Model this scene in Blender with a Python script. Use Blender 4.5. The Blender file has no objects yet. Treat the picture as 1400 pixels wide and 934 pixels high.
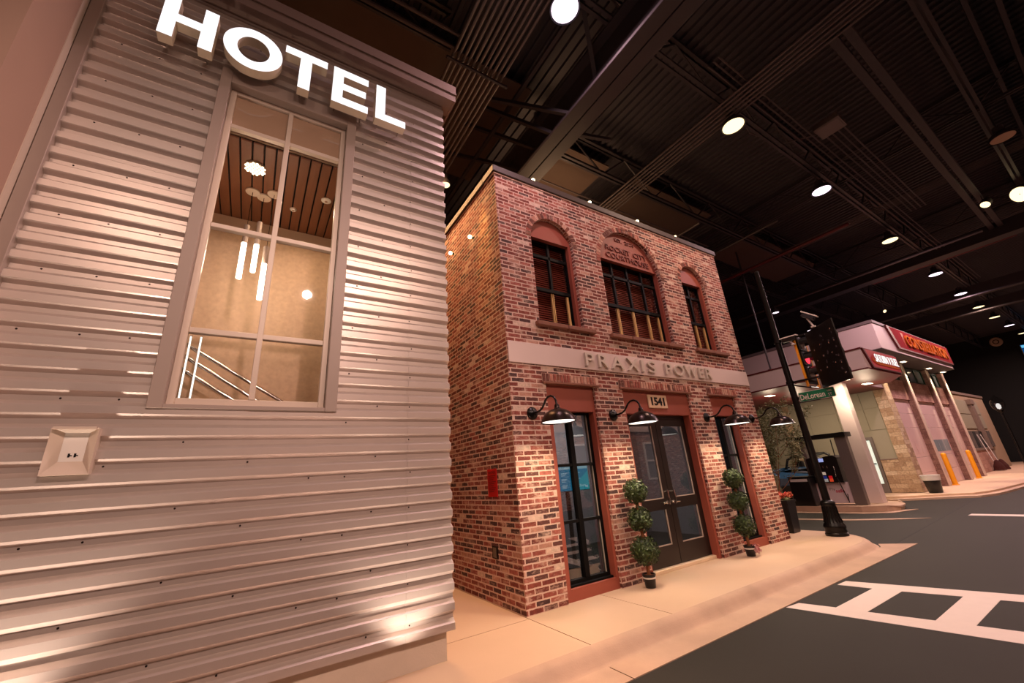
import bpy, bmesh, math, random
from mathutils import Vector, Matrix
from mathutils.geometry import tessellate_polygon
random.seed(11)
SC = bpy.context.scene
COL = SC.collection
PI = math.pi

# ---------------------------------------------------------------- helpers
def lin(c):
    o = []
    for v in c[:3]:
        v = v / 255.0
        o.append(v / 12.92 if v <= 0.04045 else ((v + 0.055) / 1.055) ** 2.4)
    return (o[0], o[1], o[2], 1.0)

def root_loc(o):
    v = Vector((0, 0, 0))
    while o is not None:
        v += Vector(o.location)
        o = o.parent
    return v

class MB:
    def __init__(s):
        s.bm = bmesh.new()
    def box(s, x0, x1, y0, y1, z0, z1, bev=0, seg=1):
        vs = [s.bm.verts.new((x, y, z)) for x in (x0, x1) for y in (y0, y1) for z in (z0, z1)]
        fs = [(0, 1, 3, 2), (4, 6, 7, 5), (0, 4, 5, 1), (2, 3, 7, 6), (0, 2, 6, 4), (1, 5, 7, 3)]
        faces = [s.bm.faces.new([vs[i] for i in f]) for f in fs]
        if bev:
            es = list({e for f in faces for e in f.edges})
            bmesh.ops.bevel(s.bm, geom=es, offset=bev, segments=seg, profile=0.6, affect='EDGES')
        return s
    def obox(s, c, ax, ay, az, hx, hy, hz, bev=0):
        """box with its own axes"""
        c = Vector(c); ax = Vector(ax).normalized(); ay = Vector(ay).normalized(); az = Vector(az).normalized()
        vs = [s.bm.verts.new(c + ax * hx * i + ay * hy * j + az * hz * k) for i in (-1, 1) for j in (-1, 1) for k in (-1, 1)]
        fs = [(0, 1, 3, 2), (4, 6, 7, 5), (0, 4, 5, 1), (2, 3, 7, 6), (0, 2, 6, 4), (1, 5, 7, 3)]
        faces = [s.bm.faces.new([vs[i] for i in f]) for f in fs]
        if bev:
            es = list({e for f in faces for e in f.edges})
            bmesh.ops.bevel(s.bm, geom=es, offset=bev, segments=2, profile=0.6, affect='EDGES')
        return s
    def bar(s, p0, p1, w, h=None):
        """rectangular bar between two points"""
        p0 = Vector(p0); p1 = Vector(p1); h = h or w
        d = (p1 - p0)
        up = Vector((0, 0, 1)) if abs(d.normalized().z) < 0.95 else Vector((1, 0, 0))
        sx = d.cross(up).normalized(); sz = sx.cross(d).normalized()
        return s.obox((p0 + p1) / 2, d, sx, sz, d.length / 2, w / 2, h / 2)
    def tube(s, pts, r, n=8, cap=True):
        pts = [Vector(p) for p in pts]
        rs = r if isinstance(r, (list, tuple)) else [r] * len(pts)
        rings = []
        prev = None
        for i, p in enumerate(pts):
            if i == 0: d = pts[1] - pts[0]
            elif i == len(pts) - 1: d = pts[-1] - pts[-2]
            else: d = (pts[i + 1] - pts[i]).normalized() + (pts[i] - pts[i - 1]).normalized()
            d.normalize()
            if prev is None:
                up = Vector((0, 0, 1)) if abs(d.z) < 0.9 else Vector((1, 0, 0))
                a = d.cross(up).normalized()
            else:
                a = (prev - d * prev.dot(d)).normalized()
            prev = a
            b = d.cross(a)
            rings.append([s.bm.verts.new(p + (a * math.cos(2 * PI * k / n) + b * math.sin(2 * PI * k / n)) * rs[i]) for k in range(n)])
        for i in range(len(rings) - 1):
            for k in range(n):
                s.bm.faces.new((rings[i][k], rings[i][(k + 1) % n], rings[i + 1][(k + 1) % n], rings[i + 1][k]))
        if cap:
            s.bm.faces.new(list(reversed(rings[0]))); s.bm.faces.new(rings[-1])
        return s
    def lathe(s, prof, c=(0, 0, 0), n=24, axis=(0, 0, 1), caps=True):
        """prof: (radius, height) along axis from c"""
        c = Vector(c); ax = Vector(axis).normalized()
        up = Vector((1, 0, 0)) if abs(ax.x) < 0.9 else Vector((0, 1, 0))
        a = ax.cross(up).normalized(); b = ax.cross(a)
        rings = []
        for r, h in prof:
            if r < 1e-6:
                rings.append([s.bm.verts.new(c + ax * h)])
            else:
                rings.append([s.bm.verts.new(c + ax * h + (a * math.cos(2 * PI * k / n) + b * math.sin(2 * PI * k / n)) * r) for k in range(n)])
        for i in range(len(rings) - 1):
            A, B = rings[i], rings[i + 1]
            for k in range(n):
                k2 = (k + 1) % n
                if len(A) == 1 and len(B) == 1: continue
                if len(A) == 1: s.bm.faces.new((A[0], B[k2], B[k]))
                elif len(B) == 1: s.bm.faces.new((A[k], A[k2], B[0]))
                else: s.bm.faces.new((A[k], A[k2], B[k2], B[k]))
        if caps:
            if len(rings[0]) > 1: s.bm.faces.new(list(reversed(rings[0])))
            if len(rings[-1]) > 1: s.bm.faces.new(rings[-1])
        return s
    def prism(s, outer, holes, axis, a0, a1):
        """2D polygon (with holes) extruded along an axis: 'y' -> (x,z), 'x' -> (y,z), 'z' -> (x,y)"""
        def P(p, a):
            if axis == 'y': return (p[0], a, p[1])
            if axis == 'x': return (a, p[0], p[1])
            return (p[0], p[1], a)
        loops = [list(outer)] + [list(h) for h in (holes or [])]
        flat = [p for l in loops for p in l]
        tris = tessellate_polygon([[Vector((p[0], p[1], 0)) for p in l] for l in loops])
        v0 = [s.bm.verts.new(P(p, a0)) for p in flat]
        v1 = [s.bm.verts.new(P(p, a1)) for p in flat]
        for t in tris:
            try:
                s.bm.faces.new([v0[i] for i in t]); s.bm.faces.new([v1[i] for i in reversed(t)])
            except ValueError:
                pass
        k = 0
        for l in loops:
            n = len(l)
            for i in range(n):
                j = (i + 1) % n
                s.bm.faces.new((v0[k + i], v0[k + j], v1[k + j], v1[k + i]))
            k += n
        return s
    def quad(s, a, b, c, d):
        s.bm.faces.new([s.bm.verts.new(p) for p in (a, b, c, d)]); return s
    def poly(s, pts):
        s.bm.faces.new([s.bm.verts.new(p) for p in pts]); return s
    def sphere(s, c, r, u=16, v=10, sc=(1, 1, 1)):
        m = Matrix.Translation(Vector(c)) @ Matrix.Diagonal((sc[0], sc[1], sc[2], 1))
        bmesh.ops.create_uvsphere(s.bm, u_segments=u, v_segments=v, radius=r, matrix=m)
        return s
    def text(s, txt, fn, w=None, h=None, depth=0.01, bold=0.0):
        """glyphs mapped into a w x h box; fn(u, v, d) -> world point (u right, v up, d towards the reader)"""
        cu = bpy.data.curves.new('t', 'FONT'); cu.body = txt; cu.extrude = 0.5; cu.resolution_u = 4
        cu.offset = bold
        ob = bpy.data.objects.new('t', cu); COL.objects.link(ob)
        dg = bpy.context.evaluated_depsgraph_get()
        me = bpy.data.meshes.new_from_object(ob.evaluated_get(dg))
        xs = [v.co.x for v in me.vertices]; ys = [v.co.y for v in me.vertices]
        x0, x1, y0, y1 = min(xs), max(xs), min(ys), max(ys)
        sx = (w / (x1 - x0)) if w else None; sy = (h / (y1 - y0)) if h else None
        sx = sx or sy; sy = sy or sx
        base = []
        for v in me.vertices:
            base.append(s.bm.verts.new(fn((v.co.x - x0) * sx, (v.co.y - y0) * sy, (v.co.z + 0.5) * depth)))
        for p in me.polygons:
            try: s.bm.faces.new([base[i] for i in p.vertices])
            except ValueError: pass
        bpy.data.objects.remove(ob); bpy.data.curves.remove(cu); bpy.data.meshes.remove(me)
        return s

def put(name, mb, m, parent=None, label=None, smooth=False, recalc=True, **tags):
    bm = mb.bm
    if recalc: bmesh.ops.recalc_face_normals(bm, faces=bm.faces)
    uv = bm.loops.layers.uv.new('UVMap')
    for f in bm.faces:
        n = f.normal
        ax, ay, az = abs(n.x), abs(n.y), abs(n.z)
        for l in f.loops:
            c = l.vert.co
            if ay >= ax and ay >= az: l[uv].uv = (c.x, c.z)
            elif ax >= az: l[uv].uv = (c.y, c.z)
            else: l[uv].uv = (c.x, c.y)
        if smooth: f.smooth = True
    if parent is not None:
        off = root_loc(parent)
        bmesh.ops.translate(bm, verts=bm.verts, vec=-off)
    me = bpy.data.meshes.new(name)
    bm.to_mesh(me); bm.free()
    if smooth and smooth != 'all':
        try: me.set_sharp_from_angle(angle=math.radians(40))
        except Exception: pass
    me.materials.append(m)
    o = bpy.data.objects.new(name, me)
    COL.objects.link(o)
    if parent is not None: o.parent = parent
    if label: o['label'] = label
    for k, v in tags.items(): o[k] = v
    return o

def thing(name, label, cat, loc=(0, 0, 0), group=None):
    o = bpy.data.objects.new(name, None); COL.objects.link(o)
    o.empty_display_size = 0.1
    o.location = loc
    o['label'] = label; o['category'] = cat
    if group: o['group'] = group
    return o

def struct(name, mb, m, parent=None, **k):
    o = put(name, mb, m, parent, **k)
    if parent is None: o['kind'] = 'structure'
    return o

def copytree(root, loc, label=None, rotz=None, group=None):
    def rec(o, par):
        c = o.copy(); COL.objects.link(c)
        c.parent = par
        for ch in list(o.children): rec(ch, c)
        return c
    r = rec(root, None)
    r.location = loc
    if rotz is not None: r.rotation_euler = (0, 0, rotz)
    if label: r['label'] = label
    if group: r['group'] = group
    return r

# ---------------------------------------------------------------- materials
def _nt(name):
    m = bpy.data.materials.new(name); m.use_nodes = True
    nt = m.node_tree
    return m, nt, nt.nodes, nt.links, nt.nodes['Principled BSDF']

def mat(name, col, rough=0.5, metal=0.0, var=0.08, vs=3.0, bump=0.0, bs=60.0, spec=0.5, emit=None, es=0.0, coat=0.0, stretch=None):
    m, nt, N, L, b = _nt(name)
    b.inputs['Roughness'].default_value = rough
    b.inputs['Metallic'].default_value = metal
    b.inputs['Specular IOR Level'].default_value = spec
    b.inputs['Coat Weight'].default_value = coat
    c = lin(col)
    tc = N.new('ShaderNodeTexCoord')
    src = tc.outputs['Object']
    if stretch:
        mp = N.new('ShaderNodeMapping'); mp.inputs['Scale'].default_value = stretch
        L.new(src, mp.inputs['Vector']); src = mp.outputs['Vector']
    if var > 0:
        no = N.new('ShaderNodeTexNoise'); no.inputs['Scale'].default_value = vs; no.inputs['Detail'].default_value = 5
        L.new(src, no.inputs['Vector'])
        mx = N.new('ShaderNodeMix'); mx.data_type = 'RGBA'
        mx.inputs['A'].default_value = tuple(v * (1 - var) for v in c[:3]) + (1,)
        mx.inputs['B'].default_value = tuple(min(1, v * (1 + var)) for v in c[:3]) + (1,)
        L.new(no.outputs['Fac'], mx.inputs['Factor']); L.new(mx.outputs['Result'], b.inputs['Base Color'])
    else:
        b.inputs['Base Color'].default_value = c
    if bump > 0:
        n2 = N.new('ShaderNodeTexNoise'); n2.inputs['Scale'].default_value = bs; n2.inputs['Detail'].default_value = 4
        L.new(src, n2.inputs['Vector'])
        bp = N.new('ShaderNodeBump'); bp.inputs['Strength'].default_value = bump; bp.inputs['Distance'].default_value = 0.01
        L.new(n2.outputs['Fac'], bp.inputs['Height']); L.new(bp.outputs['Normal'], b.inputs['Normal'])
    if emit:
        b.inputs['Emission Color'].default_value = lin(emit); b.inputs['Emission Strength'].default_value = es
    return m

def brick_mat(name, bw, bh, mortar, cols, mcol, wash=0.35, washcol=(222, 190, 170), bump=0.5, island=False, offset=0.5, bumpdist=0.01):
    m, nt, N, L, b = _nt(name)
    b.inputs['Roughness'].default_value = 0.85
    b.inputs['Specular IOR Level'].default_value = 0.25
    uv = N.new('ShaderNodeUVMap'); uv.uv_map = 'UVMap'
    # wobble edges a little
    nz = N.new('ShaderNodeTexNoise'); nz.inputs['Scale'].default_value = 25; nz.inputs['Detail'].default_value = 3
    L.new(uv.outputs['UV'], nz.inputs['Vector'])
    sub = N.new('ShaderNodeVectorMath'); sub.operation = 'SUBTRACT'; sub.inputs[1].default_value = (0.5, 0.5, 0.5)
    L.new(nz.outputs['Color'], sub.inputs[0])
    scl = N.new('ShaderNodeVectorMath'); scl.operation = 'SCALE'; scl.inputs['Scale'].default_value = 0.012
    L.new(sub.outputs[0], scl.inputs[0])
    add = N.new('ShaderNodeVectorMath'); add.operation = 'ADD'
    L.new(uv.outputs['UV'], add.inputs[0]); L.new(scl.outputs[0], add.inputs[1])
    rp = N.new('ShaderNodeValToRGB'); rp.color_ramp.interpolation = 'CONSTANT'
    els = rp.color_ramp.elements
    tot = sum(w for _, w in cols); acc = 0
    els.remove(els[1])
    els[0].position = 0.0; els[0].color = lin(cols[0][0]); acc = cols[0][1]
    for c, w in cols[1:]:
        e = els.new(acc / tot); e.color = lin(c); acc += w
    if island:
        g = N.new('ShaderNodeNewGeometry'); L.new(g.outputs['Random Per Island'], rp.inputs['Fac'])
        base = rp.outputs['Color']; fac = None
    else:
        bt = N.new('ShaderNodeTexBrick')
        bt.inputs['Color1'].default_value = (0, 0, 0, 1); bt.inputs['Color2'].default_value = (1, 1, 1, 1)
        bt.inputs['Scale'].default_value = 1.0; bt.inputs['Brick Width'].default_value = bw; bt.inputs['Row Height'].default_value = bh
        bt.inputs['Mortar Size'].default_value = mortar; bt.inputs['Mortar Smooth'].default_value = 0.15
        bt.inputs['Bias'].default_value = 0.0; bt.offset = offset
        L.new(add.outputs[0], bt.inputs['Vector'])
        L.new(bt.outputs['Color'], rp.inputs['Fac'])
        base = rp.outputs['Color']; fac = bt.outputs['Fac']
    # soft stains inside each brick
    n3 = N.new('ShaderNodeTexNoise'); n3.inputs['Scale'].default_value = 18; n3.inputs['Detail'].default_value = 6
    L.new(uv.outputs['UV'], n3.inputs['Vector'])
    mr3 = N.new('ShaderNodeMapRange'); mr3.inputs['From Min'].default_value = 0.3; mr3.inputs['From Max'].default_value = 0.7
    mr3.inputs['To Min'].default_value = 0.72; mr3.inputs['To Max'].default_value = 1.22
    L.new(n3.outputs['Fac'], mr3.inputs['Value'])
    mul = N.new('ShaderNodeVectorMath'); mul.operation = 'SCALE'
    L.new(base, mul.inputs[0]); L.new(mr3.outputs['Result'], mul.inputs['Scale'])
    # lime wash smears
    n4 = N.new('ShaderNodeTexNoise'); n4.inputs['Scale'].default_value = 4.5; n4.inputs['Detail'].default_value = 9; n4.inputs['Roughness'].default_value = 0.78
    mp = N.new('ShaderNodeMapping'); mp.inputs['Scale'].default_value = (0.8, 1.8, 1)
    L.new(uv.outputs['UV'], mp.inputs['Vector']); L.new(mp.outputs['Vector'], n4.inputs['Vector'])
    mr4 = N.new('ShaderNodeMapRange'); mr4.inputs['From Min'].default_value = 0.51; mr4.inputs['From Max'].default_value = 0.66
    mr4.inputs['To Min'].default_value = 0.0; mr4.inputs['To Max'].default_value = wash
    L.new(n4.outputs['Fac'], mr4.inputs['Value'])
    mw = N.new('ShaderNodeMix'); mw.data_type = 'RGBA'; mw.inputs['B'].default_value = lin(washcol)
    L.new(mr4.outputs['Result'], mw.inputs['Factor']); L.new(mul.outputs[0], mw.inputs['A'])
    out = mw.outputs['Result']
    bp = N.new('ShaderNodeBump'); bp.inputs['Strength'].default_value = bump; bp.inputs['Distance'].default_value = bumpdist
    if fac is not None:
        mm = N.new('ShaderNodeMix'); mm.data_type = 'RGBA'; mm.inputs['B'].default_value = lin(mcol)
        L.new(fac, mm.inputs['Factor']); L.new(out, mm.inputs['A'])
        out = mm.outputs['Result']
        inv = N.new('ShaderNodeMath'); inv.operation = 'MULTIPLY_ADD'; inv.inputs[1].default_value = -1.0; inv.inputs[2].default_value = 1.0
        L.new(fac, inv.inputs[0])
        ad = N.new('ShaderNodeMath'); ad.operation = 'MULTIPLY_ADD'; ad.inputs[1].default_value = 0.35
        L.new(n3.outputs['Fac'], ad.inputs[0]); L.new(inv.outputs[0], ad.inputs[2])
        L.new(ad.outputs[0], bp.inputs['Height'])
    else:
        L.new(n3.outputs['Fac'], bp.inputs['Height'])
    L.new(bp.outputs['Normal'], b.inputs['Normal'])
    L.new(out, b.inputs['Base Color'])
    return m

def glass_mat(name, tint=(255, 255, 255), ior=1.5, rough=0.02):
    m = bpy.data.materials.new(name); m.use_nodes = True
    nt = m.node_tree; N = nt.nodes; L = nt.links; N.clear()
    out = N.new('ShaderNodeOutputMaterial')
    tr = N.new('ShaderNodeBsdfTransparent'); tr.inputs['Color'].default_value = lin(tint)
    gl = N.new('ShaderNodeBsdfGlossy'); gl.inputs['Roughness'].default_value = rough
    fr = N.new('ShaderNodeFresnel'); fr.inputs['IOR'].default_value = ior
    mx = N.new('ShaderNodeMixShader')
    ge = N.new('ShaderNodeNewGeometry'); iv = N.new('ShaderNodeMath'); iv.operation = 'SUBTRACT'; iv.inputs[0].default_value = 1.0
    L.new(ge.outputs['Backfacing'], iv.inputs[1]); ml = N.new('ShaderNodeMath'); ml.operation = 'MULTIPLY'      # only the outer face of a pane mirrors
    L.new(fr.outputs[0], ml.inputs[0]); L.new(iv.outputs[0], ml.inputs[1])
    L.new(ml.outputs[0], mx.inputs[0]); L.new(tr.outputs[0], mx.inputs[1]); L.new(gl.outputs[0], mx.inputs[2])
    L.new(mx.outputs[0], out.inputs[0])
    return m

def glow(name, col, strength):
    m = bpy.data.materials.new(name); m.use_nodes = True
    nt = m.node_tree; N = nt.nodes; L = nt.links; N.clear()
    out = N.new('ShaderNodeOutputMaterial'); e = N.new('ShaderNodeEmission')
    e.inputs['Color'].default_value = lin(col); e.inputs['Strength'].default_value = strength
    L.new(e.outputs[0], out.inputs[0])
    return m

def leaf_mat(name, c1, c2):
    m, nt, N, L, b = _nt(name)
    g = N.new('ShaderNodeNewGeometry')
    mx = N.new('ShaderNodeMix'); mx.data_type = 'RGBA'
    mx.inputs['A'].default_value = lin(c1); mx.inputs['B'].default_value = lin(c2)
    L.new(g.outputs['Random Per Island'], mx.inputs['Factor']); L.new(mx.outputs['Result'], b.inputs['Base Color'])
    b.inputs['Roughness'].default_value = 0.5
    return m

def light(name, kind, loc, power, col=(255, 220, 190), size=0.2, aim=None, spot=None, blend=0.5):
    d = bpy.data.lights.new(name, kind); d.energy = power; d.color = lin(col)[:3]
    if kind == 'AREA': d.shape = 'DISK'; d.size = size
    elif kind in ('POINT', 'SPOT'): d.shadow_soft_size = size
    if kind == 'SPOT': d.spot_size = math.radians(spot); d.spot_blend = blend
    o = bpy.data.objects.new(name, d); COL.objects.link(o); o.location = loc
    v = (Vector(aim) - Vector(loc)) if aim else Vector((0, 0, -1))
    o.rotation_euler = v.to_track_quat('-Z', 'Y').to_euler()
    return o

ORD = ['first', 'second', 'third', 'fourth', 'fifth', 'sixth', 'seventh', 'eighth', 'ninth', 'tenth', 'eleventh', 'twelfth']
# ---------------------------------------------------------------- material set
REDS = [((80, 56, 54), 2.6), ((142, 78, 68), 3), ((120, 62, 54), 2.8), ((158, 92, 80), 2.5), ((98, 62, 56), 2.4), ((178, 132, 114), 1.3), ((134, 72, 60), 2.5), ((204, 178, 160), 0.9), ((112, 56, 48), 2.4)]
M_BRICK = brick_mat('reclaimed brick', 0.215, 0.066, 0.0095, REDS, (206, 176, 160), wash=0.75)
M_BRICKI = brick_mat('reclaimed brick units', 0.2, 0.066, 0.006, [((150, 84, 72), 3), ((180, 124, 106), 3), ((108, 66, 58), 3), ((196, 154, 134), 3), ((128, 78, 62), 2)], (206, 170, 150), wash=0.6, island=True)
M_MORTAR = mat('lime mortar', (206, 172, 152), 0.9, var=0.12, vs=30, bump=0.3, bs=120)
M_STONE = brick_mat('buff ledge stone', 0.34, 0.15, 0.005, [((186, 160, 132), 3), ((170, 142, 114), 2), ((200, 178, 152), 2), ((158, 130, 104), 1)], (146, 122, 100), wash=0.2, bump=0.7)
M_BLOCK = brick_mat('pink split block', 0.4, 0.2, 0.006, [((176, 134, 122), 3), ((164, 120, 108), 2), ((188, 148, 134), 2)], (150, 112, 104), wash=0.2)
M_CLAD = mat('painted corrugated steel', (198, 186, 178), 0.33, 0.5, var=0.05, vs=2.5)
M_TRIM = mat('taupe metal trim', (158, 142, 132), 0.5, 0.1, var=0.05)
M_CORN = mat('taupe cornice metal', (132, 112, 102), 0.55, 0.1, var=0.05)
M_FOUND = mat('smooth concrete footing', (198, 184, 168), 0.8, var=0.1, vs=6, bump=0.15)
M_STUCCO = mat('beige stucco', (168, 138, 122), 0.85, var=0.05, vs=2, bump=0.05, bs=200)
M_FRAMEH = mat('cream aluminium frame', (206, 190, 174), 0.45, 0.1, var=0.03)
M_FRAMEB = mat('black steel frame', (12, 11, 11), 0.55, 0.0, var=0.1, spec=0.12)
M_DOORB = mat('dark bronze door', (40, 32, 29), 0.35, 0.3, var=0.15)
M_GLASS = glass_mat('window glass')
M_GLASSD = glass_mat('coated store glass', (196, 202, 204), 2.3)
M_SPAND = mat('glossy tan spandrel', (176, 148, 124), 0.08, var=0.04, coat=0.6)
M_TERRA = mat('terracotta painted panel', (148, 74, 57), 0.6, var=0.06, vs=4)
M_TERRAT = mat('terracotta letters', (118, 54, 42), 0.6, var=0.05)
M_SILL = mat('cast brick sill', (132, 86, 68), 0.8, var=0.2, vs=14, bump=0.3)
M_BAND = mat('pale sign band', (214, 194, 186), 0.6, var=0.03)
M_LETTER = mat('champagne metal letters', (204, 192, 178), 0.4, 0.1, var=0.04)
M_CAP = mat('dark bronze coping', (66, 54, 48), 0.6, 0.0, var=0.08)
M_BLACKM = mat('black cast iron', (14, 13, 13), 0.32, 0.4, var=0.15)
M_BRONZE = mat('oil rubbed bronze', (44, 32, 28), 0.28, 0.7, var=0.15)
M_WHITEIN = mat('white enamel', (240, 236, 228), 0.4, var=0.02)
M_CHROME = mat('polished chrome', (210, 206, 200), 0.15, 1.0, var=0.02)
M_WALK = mat('broom finished concrete', (198, 170, 144), 0.75, var=0.07, vs=1.6, bump=0.12, bs=90)
M_CURB = mat('worn curb concrete', (186, 157, 135), 0.75, var=0.3, vs=2.2, bump=0.15, bs=70)
M_ASPH = mat('dark sealed asphalt', (38, 37, 32), 0.72, var=0.2, vs=1.2, bump=0.35, bs=220, spec=0.3)
M_LINE = mat('white road paint', (222, 208, 200), 0.6, var=0.05, vs=8)
M_DECK = mat('black painted roof deck', (58, 53, 59), 0.6, 0.1, var=0.15)
M_STEELD = mat('black painted steel', (60, 54, 58), 0.5, 0.2, var=0.15)
M_CONDUIT = mat('dim grey conduit', (98, 88, 88), 0.45, 0.4, var=0.1)
M_BROWNP = mat('brown roof board', (96, 78, 68), 0.8, var=0.12)
M_REDP = mat('red sprinkler pipe', (110, 36, 44), 0.4, 0.1)
M_DARKWALL = mat('black hall wall', (16, 15, 17), 0.8, var=0.1)
M_PLASTER = mat('mottled tan plaster', (196, 168, 142), 0.8, var=0.22, vs=22, bump=0.1)
M_BULK = mat('tan bulkhead', (186, 158, 134), 0.7, var=0.04)
M_WOOD = mat('walnut ceiling plank', (116, 70, 42), 0.5, var=0.28, vs=3, stretch=(9, 0.6, 9))
M_GAP = mat('black ceiling gap', (10, 8, 8), 0.9, var=0)
M_GREYW = mat('grey painted wall', (128, 122, 124), 0.8, var=0.05)
M_BLIND = mat('cherry blind', (128, 52, 32), 0.5, var=0.15, vs=20)
M_BRASS = mat('pale gold trim', (206, 170, 110), 0.4, 0.4, var=0.08)
M_LEAF = leaf_mat('boxwood leaves', (24, 42, 20), (74, 94, 46))
M_OLIVE = leaf_mat('olive leaves', (70, 82, 50), (142, 146, 104))
M_TRUNK = mat('topiary stem', (128, 78, 46), 0.8, var=0.2, vs=20)
M_POT = mat('black plastic pot', (22, 20, 20), 0.4, var=0.1)
M_PINK = leaf_mat('pink ribbon petals', (168, 36, 72), (226, 190, 190))
M_FLOWER = leaf_mat('coral flower petals', (206, 60, 60), (214, 120, 84))
M_RED = mat('red notice plate', (186, 20, 22), 0.45, var=0.05)
M_WHITEP = mat('white plastic', (222, 214, 210), 0.45, var=0.03)
M_GREEN = mat('street sign green', (10, 112, 76), 0.4, var=0.03)
M_YELLOW = mat('signal yellow', (232, 150, 24), 0.45, var=0.05)
M_BOLL = mat('bollard yellow', (238, 160, 12), 0.45, var=0.05)
M_CANOPY = mat('white canopy panel', (214, 196, 194), 0.5, var=0.02)
M_SOFFIT = mat('canopy soffit', (222, 212, 196), 0.6, var=0.03)
M_SOFFD = mat('dark store soffit', (70, 66, 66), 0.6, var=0.05)
M_REDL = mat('dark red accent stripe', (92, 16, 22), 0.45, var=0.05)
M_SIGNR = mat('red sign face', (178, 34, 46), 0.45, var=0.04, emit=(200, 40, 50), es=0.03)
M_ORANGE = mat('orange sign letters', (176, 88, 16), 0.8, spec=0.1)
M_PIERLIT = mat('lit pier front', (206, 184, 168), 0.8, var=0.12, vs=14, bump=0.2)
M_SIGNR2 = mat('deep red sign face', (130, 20, 30), 0.85, var=0.05, spec=0.05)
M_PIERSHADE = brick_mat('shaded pier block', 0.4, 0.2, 0.006, [((132, 100, 90), 3), ((120, 88, 80), 2), ((144, 112, 100), 2)], (104, 78, 70), wash=0.15)
M_GREYCAP = mat('grey parapet cap', (112, 100, 100), 0.55, var=0.04)
M_STOREP = mat('olive store panel', (150, 143, 124), 0.7, var=0.05)
M_GARAGE = mat('pale roll door', (220, 190, 184), 0.5, var=0.03)
M_GREENF = mat('green window frame', (16, 58, 44), 0.4, var=0.05)
M_LITGL = mat('lit frosted glass', (220, 232, 222), 0.2, emit=(214, 236, 226), es=0.55)
M_SKYGL = mat('pale window glass', (150, 166, 170), 0.1, var=0.05)
M_PUMPG = mat('grey pump surround', (126, 116, 112), 0.4, 0.4, var=0.05)
M_PUMPW = mat('white pump skirt', (214, 196, 200), 0.4, var=0.03)
M_BLACKP = mat('black pump plastic', (14, 13, 14), 0.35, var=0.1)
M_BLUECAR = mat('blue car paint', (44, 76, 112), 0.25, 0.2, var=0.03, coat=0.5)
M_RUBBER = mat('black rubber', (14, 14, 14), 0.8, var=0.1)
M_LINER = mat('white bin liner', (206, 202, 198), 0.5, var=0.08, vs=12)
M_TAN = mat('tan far wall panel', (164, 140, 116), 0.8, var=0.05)
M_BRISTLE = mat('dark red broom bristle', (66, 22, 18), 0.9, var=0.2)
M_SCREEN = glow('blue lit screen', (20, 150, 190), 0.9)
M_SCREENW = glow('white screen text', (220, 240, 250), 1.0)
M_HOTEL = glow('white lit letter face', (255, 250, 252), 1.25)
M_LETSIDE = mat('cream letter return', (222, 208, 184), 0.5, var=0.03)
M_LAMPW = glow('warm lamp lens', (255, 226, 170), 2.2)
M_LAMPP = glow('pinkish lamp lens', (255, 230, 248), 2.6)
M_BULB = glow('warm bulb', (255, 214, 150), 14)
M_TUBE = glow('warm white tube', (255, 240, 214), 5)
M_DOWN = glow('warm downlight lens', (255, 236, 196), 5)
M_SHADELIT = glow('lit shade lens', (255, 244, 230), 2.2)
M_REDLAMP = glow('red signal lens', (255, 60, 80), 1.6)
M_REFLGLOW = glow('white reflection glow', (255, 248, 236), 1.6)
# ---------------------------------------------------------------- ground
RZ = -0.13
mb = MB(); mb.box(-14, 60, -14, 14, RZ - 0.3, RZ)
struct('floor_road', mb, M_ASPH)

def arc(cx, cy, r, a0, a1, n):
    return [(cx + r * math.cos(math.radians(a0 + (a1 - a0) * i / n)), cy + r * math.sin(math.radians(a0 + (a1 - a0) * i / n))) for i in range(n + 1)]

# near pavement: slabs split by joints, then a rolled curb swept along its edge
def slab(pts, m=M_WALK, z0=RZ - 0.02, z1=0.0, name='floor_pavement'):
    mb = MB(); mb.prism(pts, None, 'z', z0, z1); return struct(name, mb, m)
EDGE = 3.42
J = 0.006
slab([(-9, EDGE), (2.86 - J, EDGE), (2.86 - J, 4.44 - J), (-9, 4.44 - J)])
slab([(-9, 4.44 + J), (2.86 - J, 4.44 + J), (2.86 - J, 12), (-9, 12)])
slab([(2.86 + J, EDGE), (4.05 - J, EDGE), (4.05 - J, 12), (2.86 + J, 12)])
slab([(4.05 + J, EDGE), (9.2, EDGE)] + arc(9.2, 4.5, 1.08, -85, 0, 10) + [(10.28, 12), (4.05 + J, 12)])

path = [(-9 + i * 0.5, EDGE) for i in range(37)] + arc(9.2, 4.5, 1.08, -85, 0, 14) + [(10.28, 5.2), (10.28, 12)]
prof = [(-0.02, -0.15), (0.0, 0.0), (0.03, -0.003), (0.06, -0.014), (0.09, -0.035), (0.12, -0.07), (0.15, -0.105), (0.175, -0.122), (0.2, -0.124), (0.2, -0.16)]
mb = MB(); rings = []
for i, p in enumerate(path):
    a = path[max(0, i - 1)]; b = path[min(len(path) - 1, i + 1)]
    d = Vector((b[0] - a[0], b[1] - a[1], 0)).normalized(); nrm = Vector((d.y, -d.x, 0))
    rings.append([mb.bm.verts.new((p[0] + nrm.x * o, p[1] + nrm.y * o, z)) for o, z in prof])
for A, B in zip(rings, rings[1:]):
    for k in range(len(prof) - 1): mb.bm.faces.new((A[k], B[k], B[k + 1], A[k + 1]))
struct('trim_curb', mb, M_CURB, smooth=True)
mb = MB(); mb.prism([(-9, 2.94), (2.87, 2.94), (2.87, 3.26), (-9, 3.26)], None, 'z', RZ - 0.05, RZ + 0.008)
mb.prism([(2.882, 2.94), (10.3, 2.95), (9.98, 3.42), (9.7, 3.3), (9.2, 3.24), (2.882, 3.24)], None, 'z', RZ - 0.05, RZ + 0.008)
struct('floor_gutter', mb, M_CURB)

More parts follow.
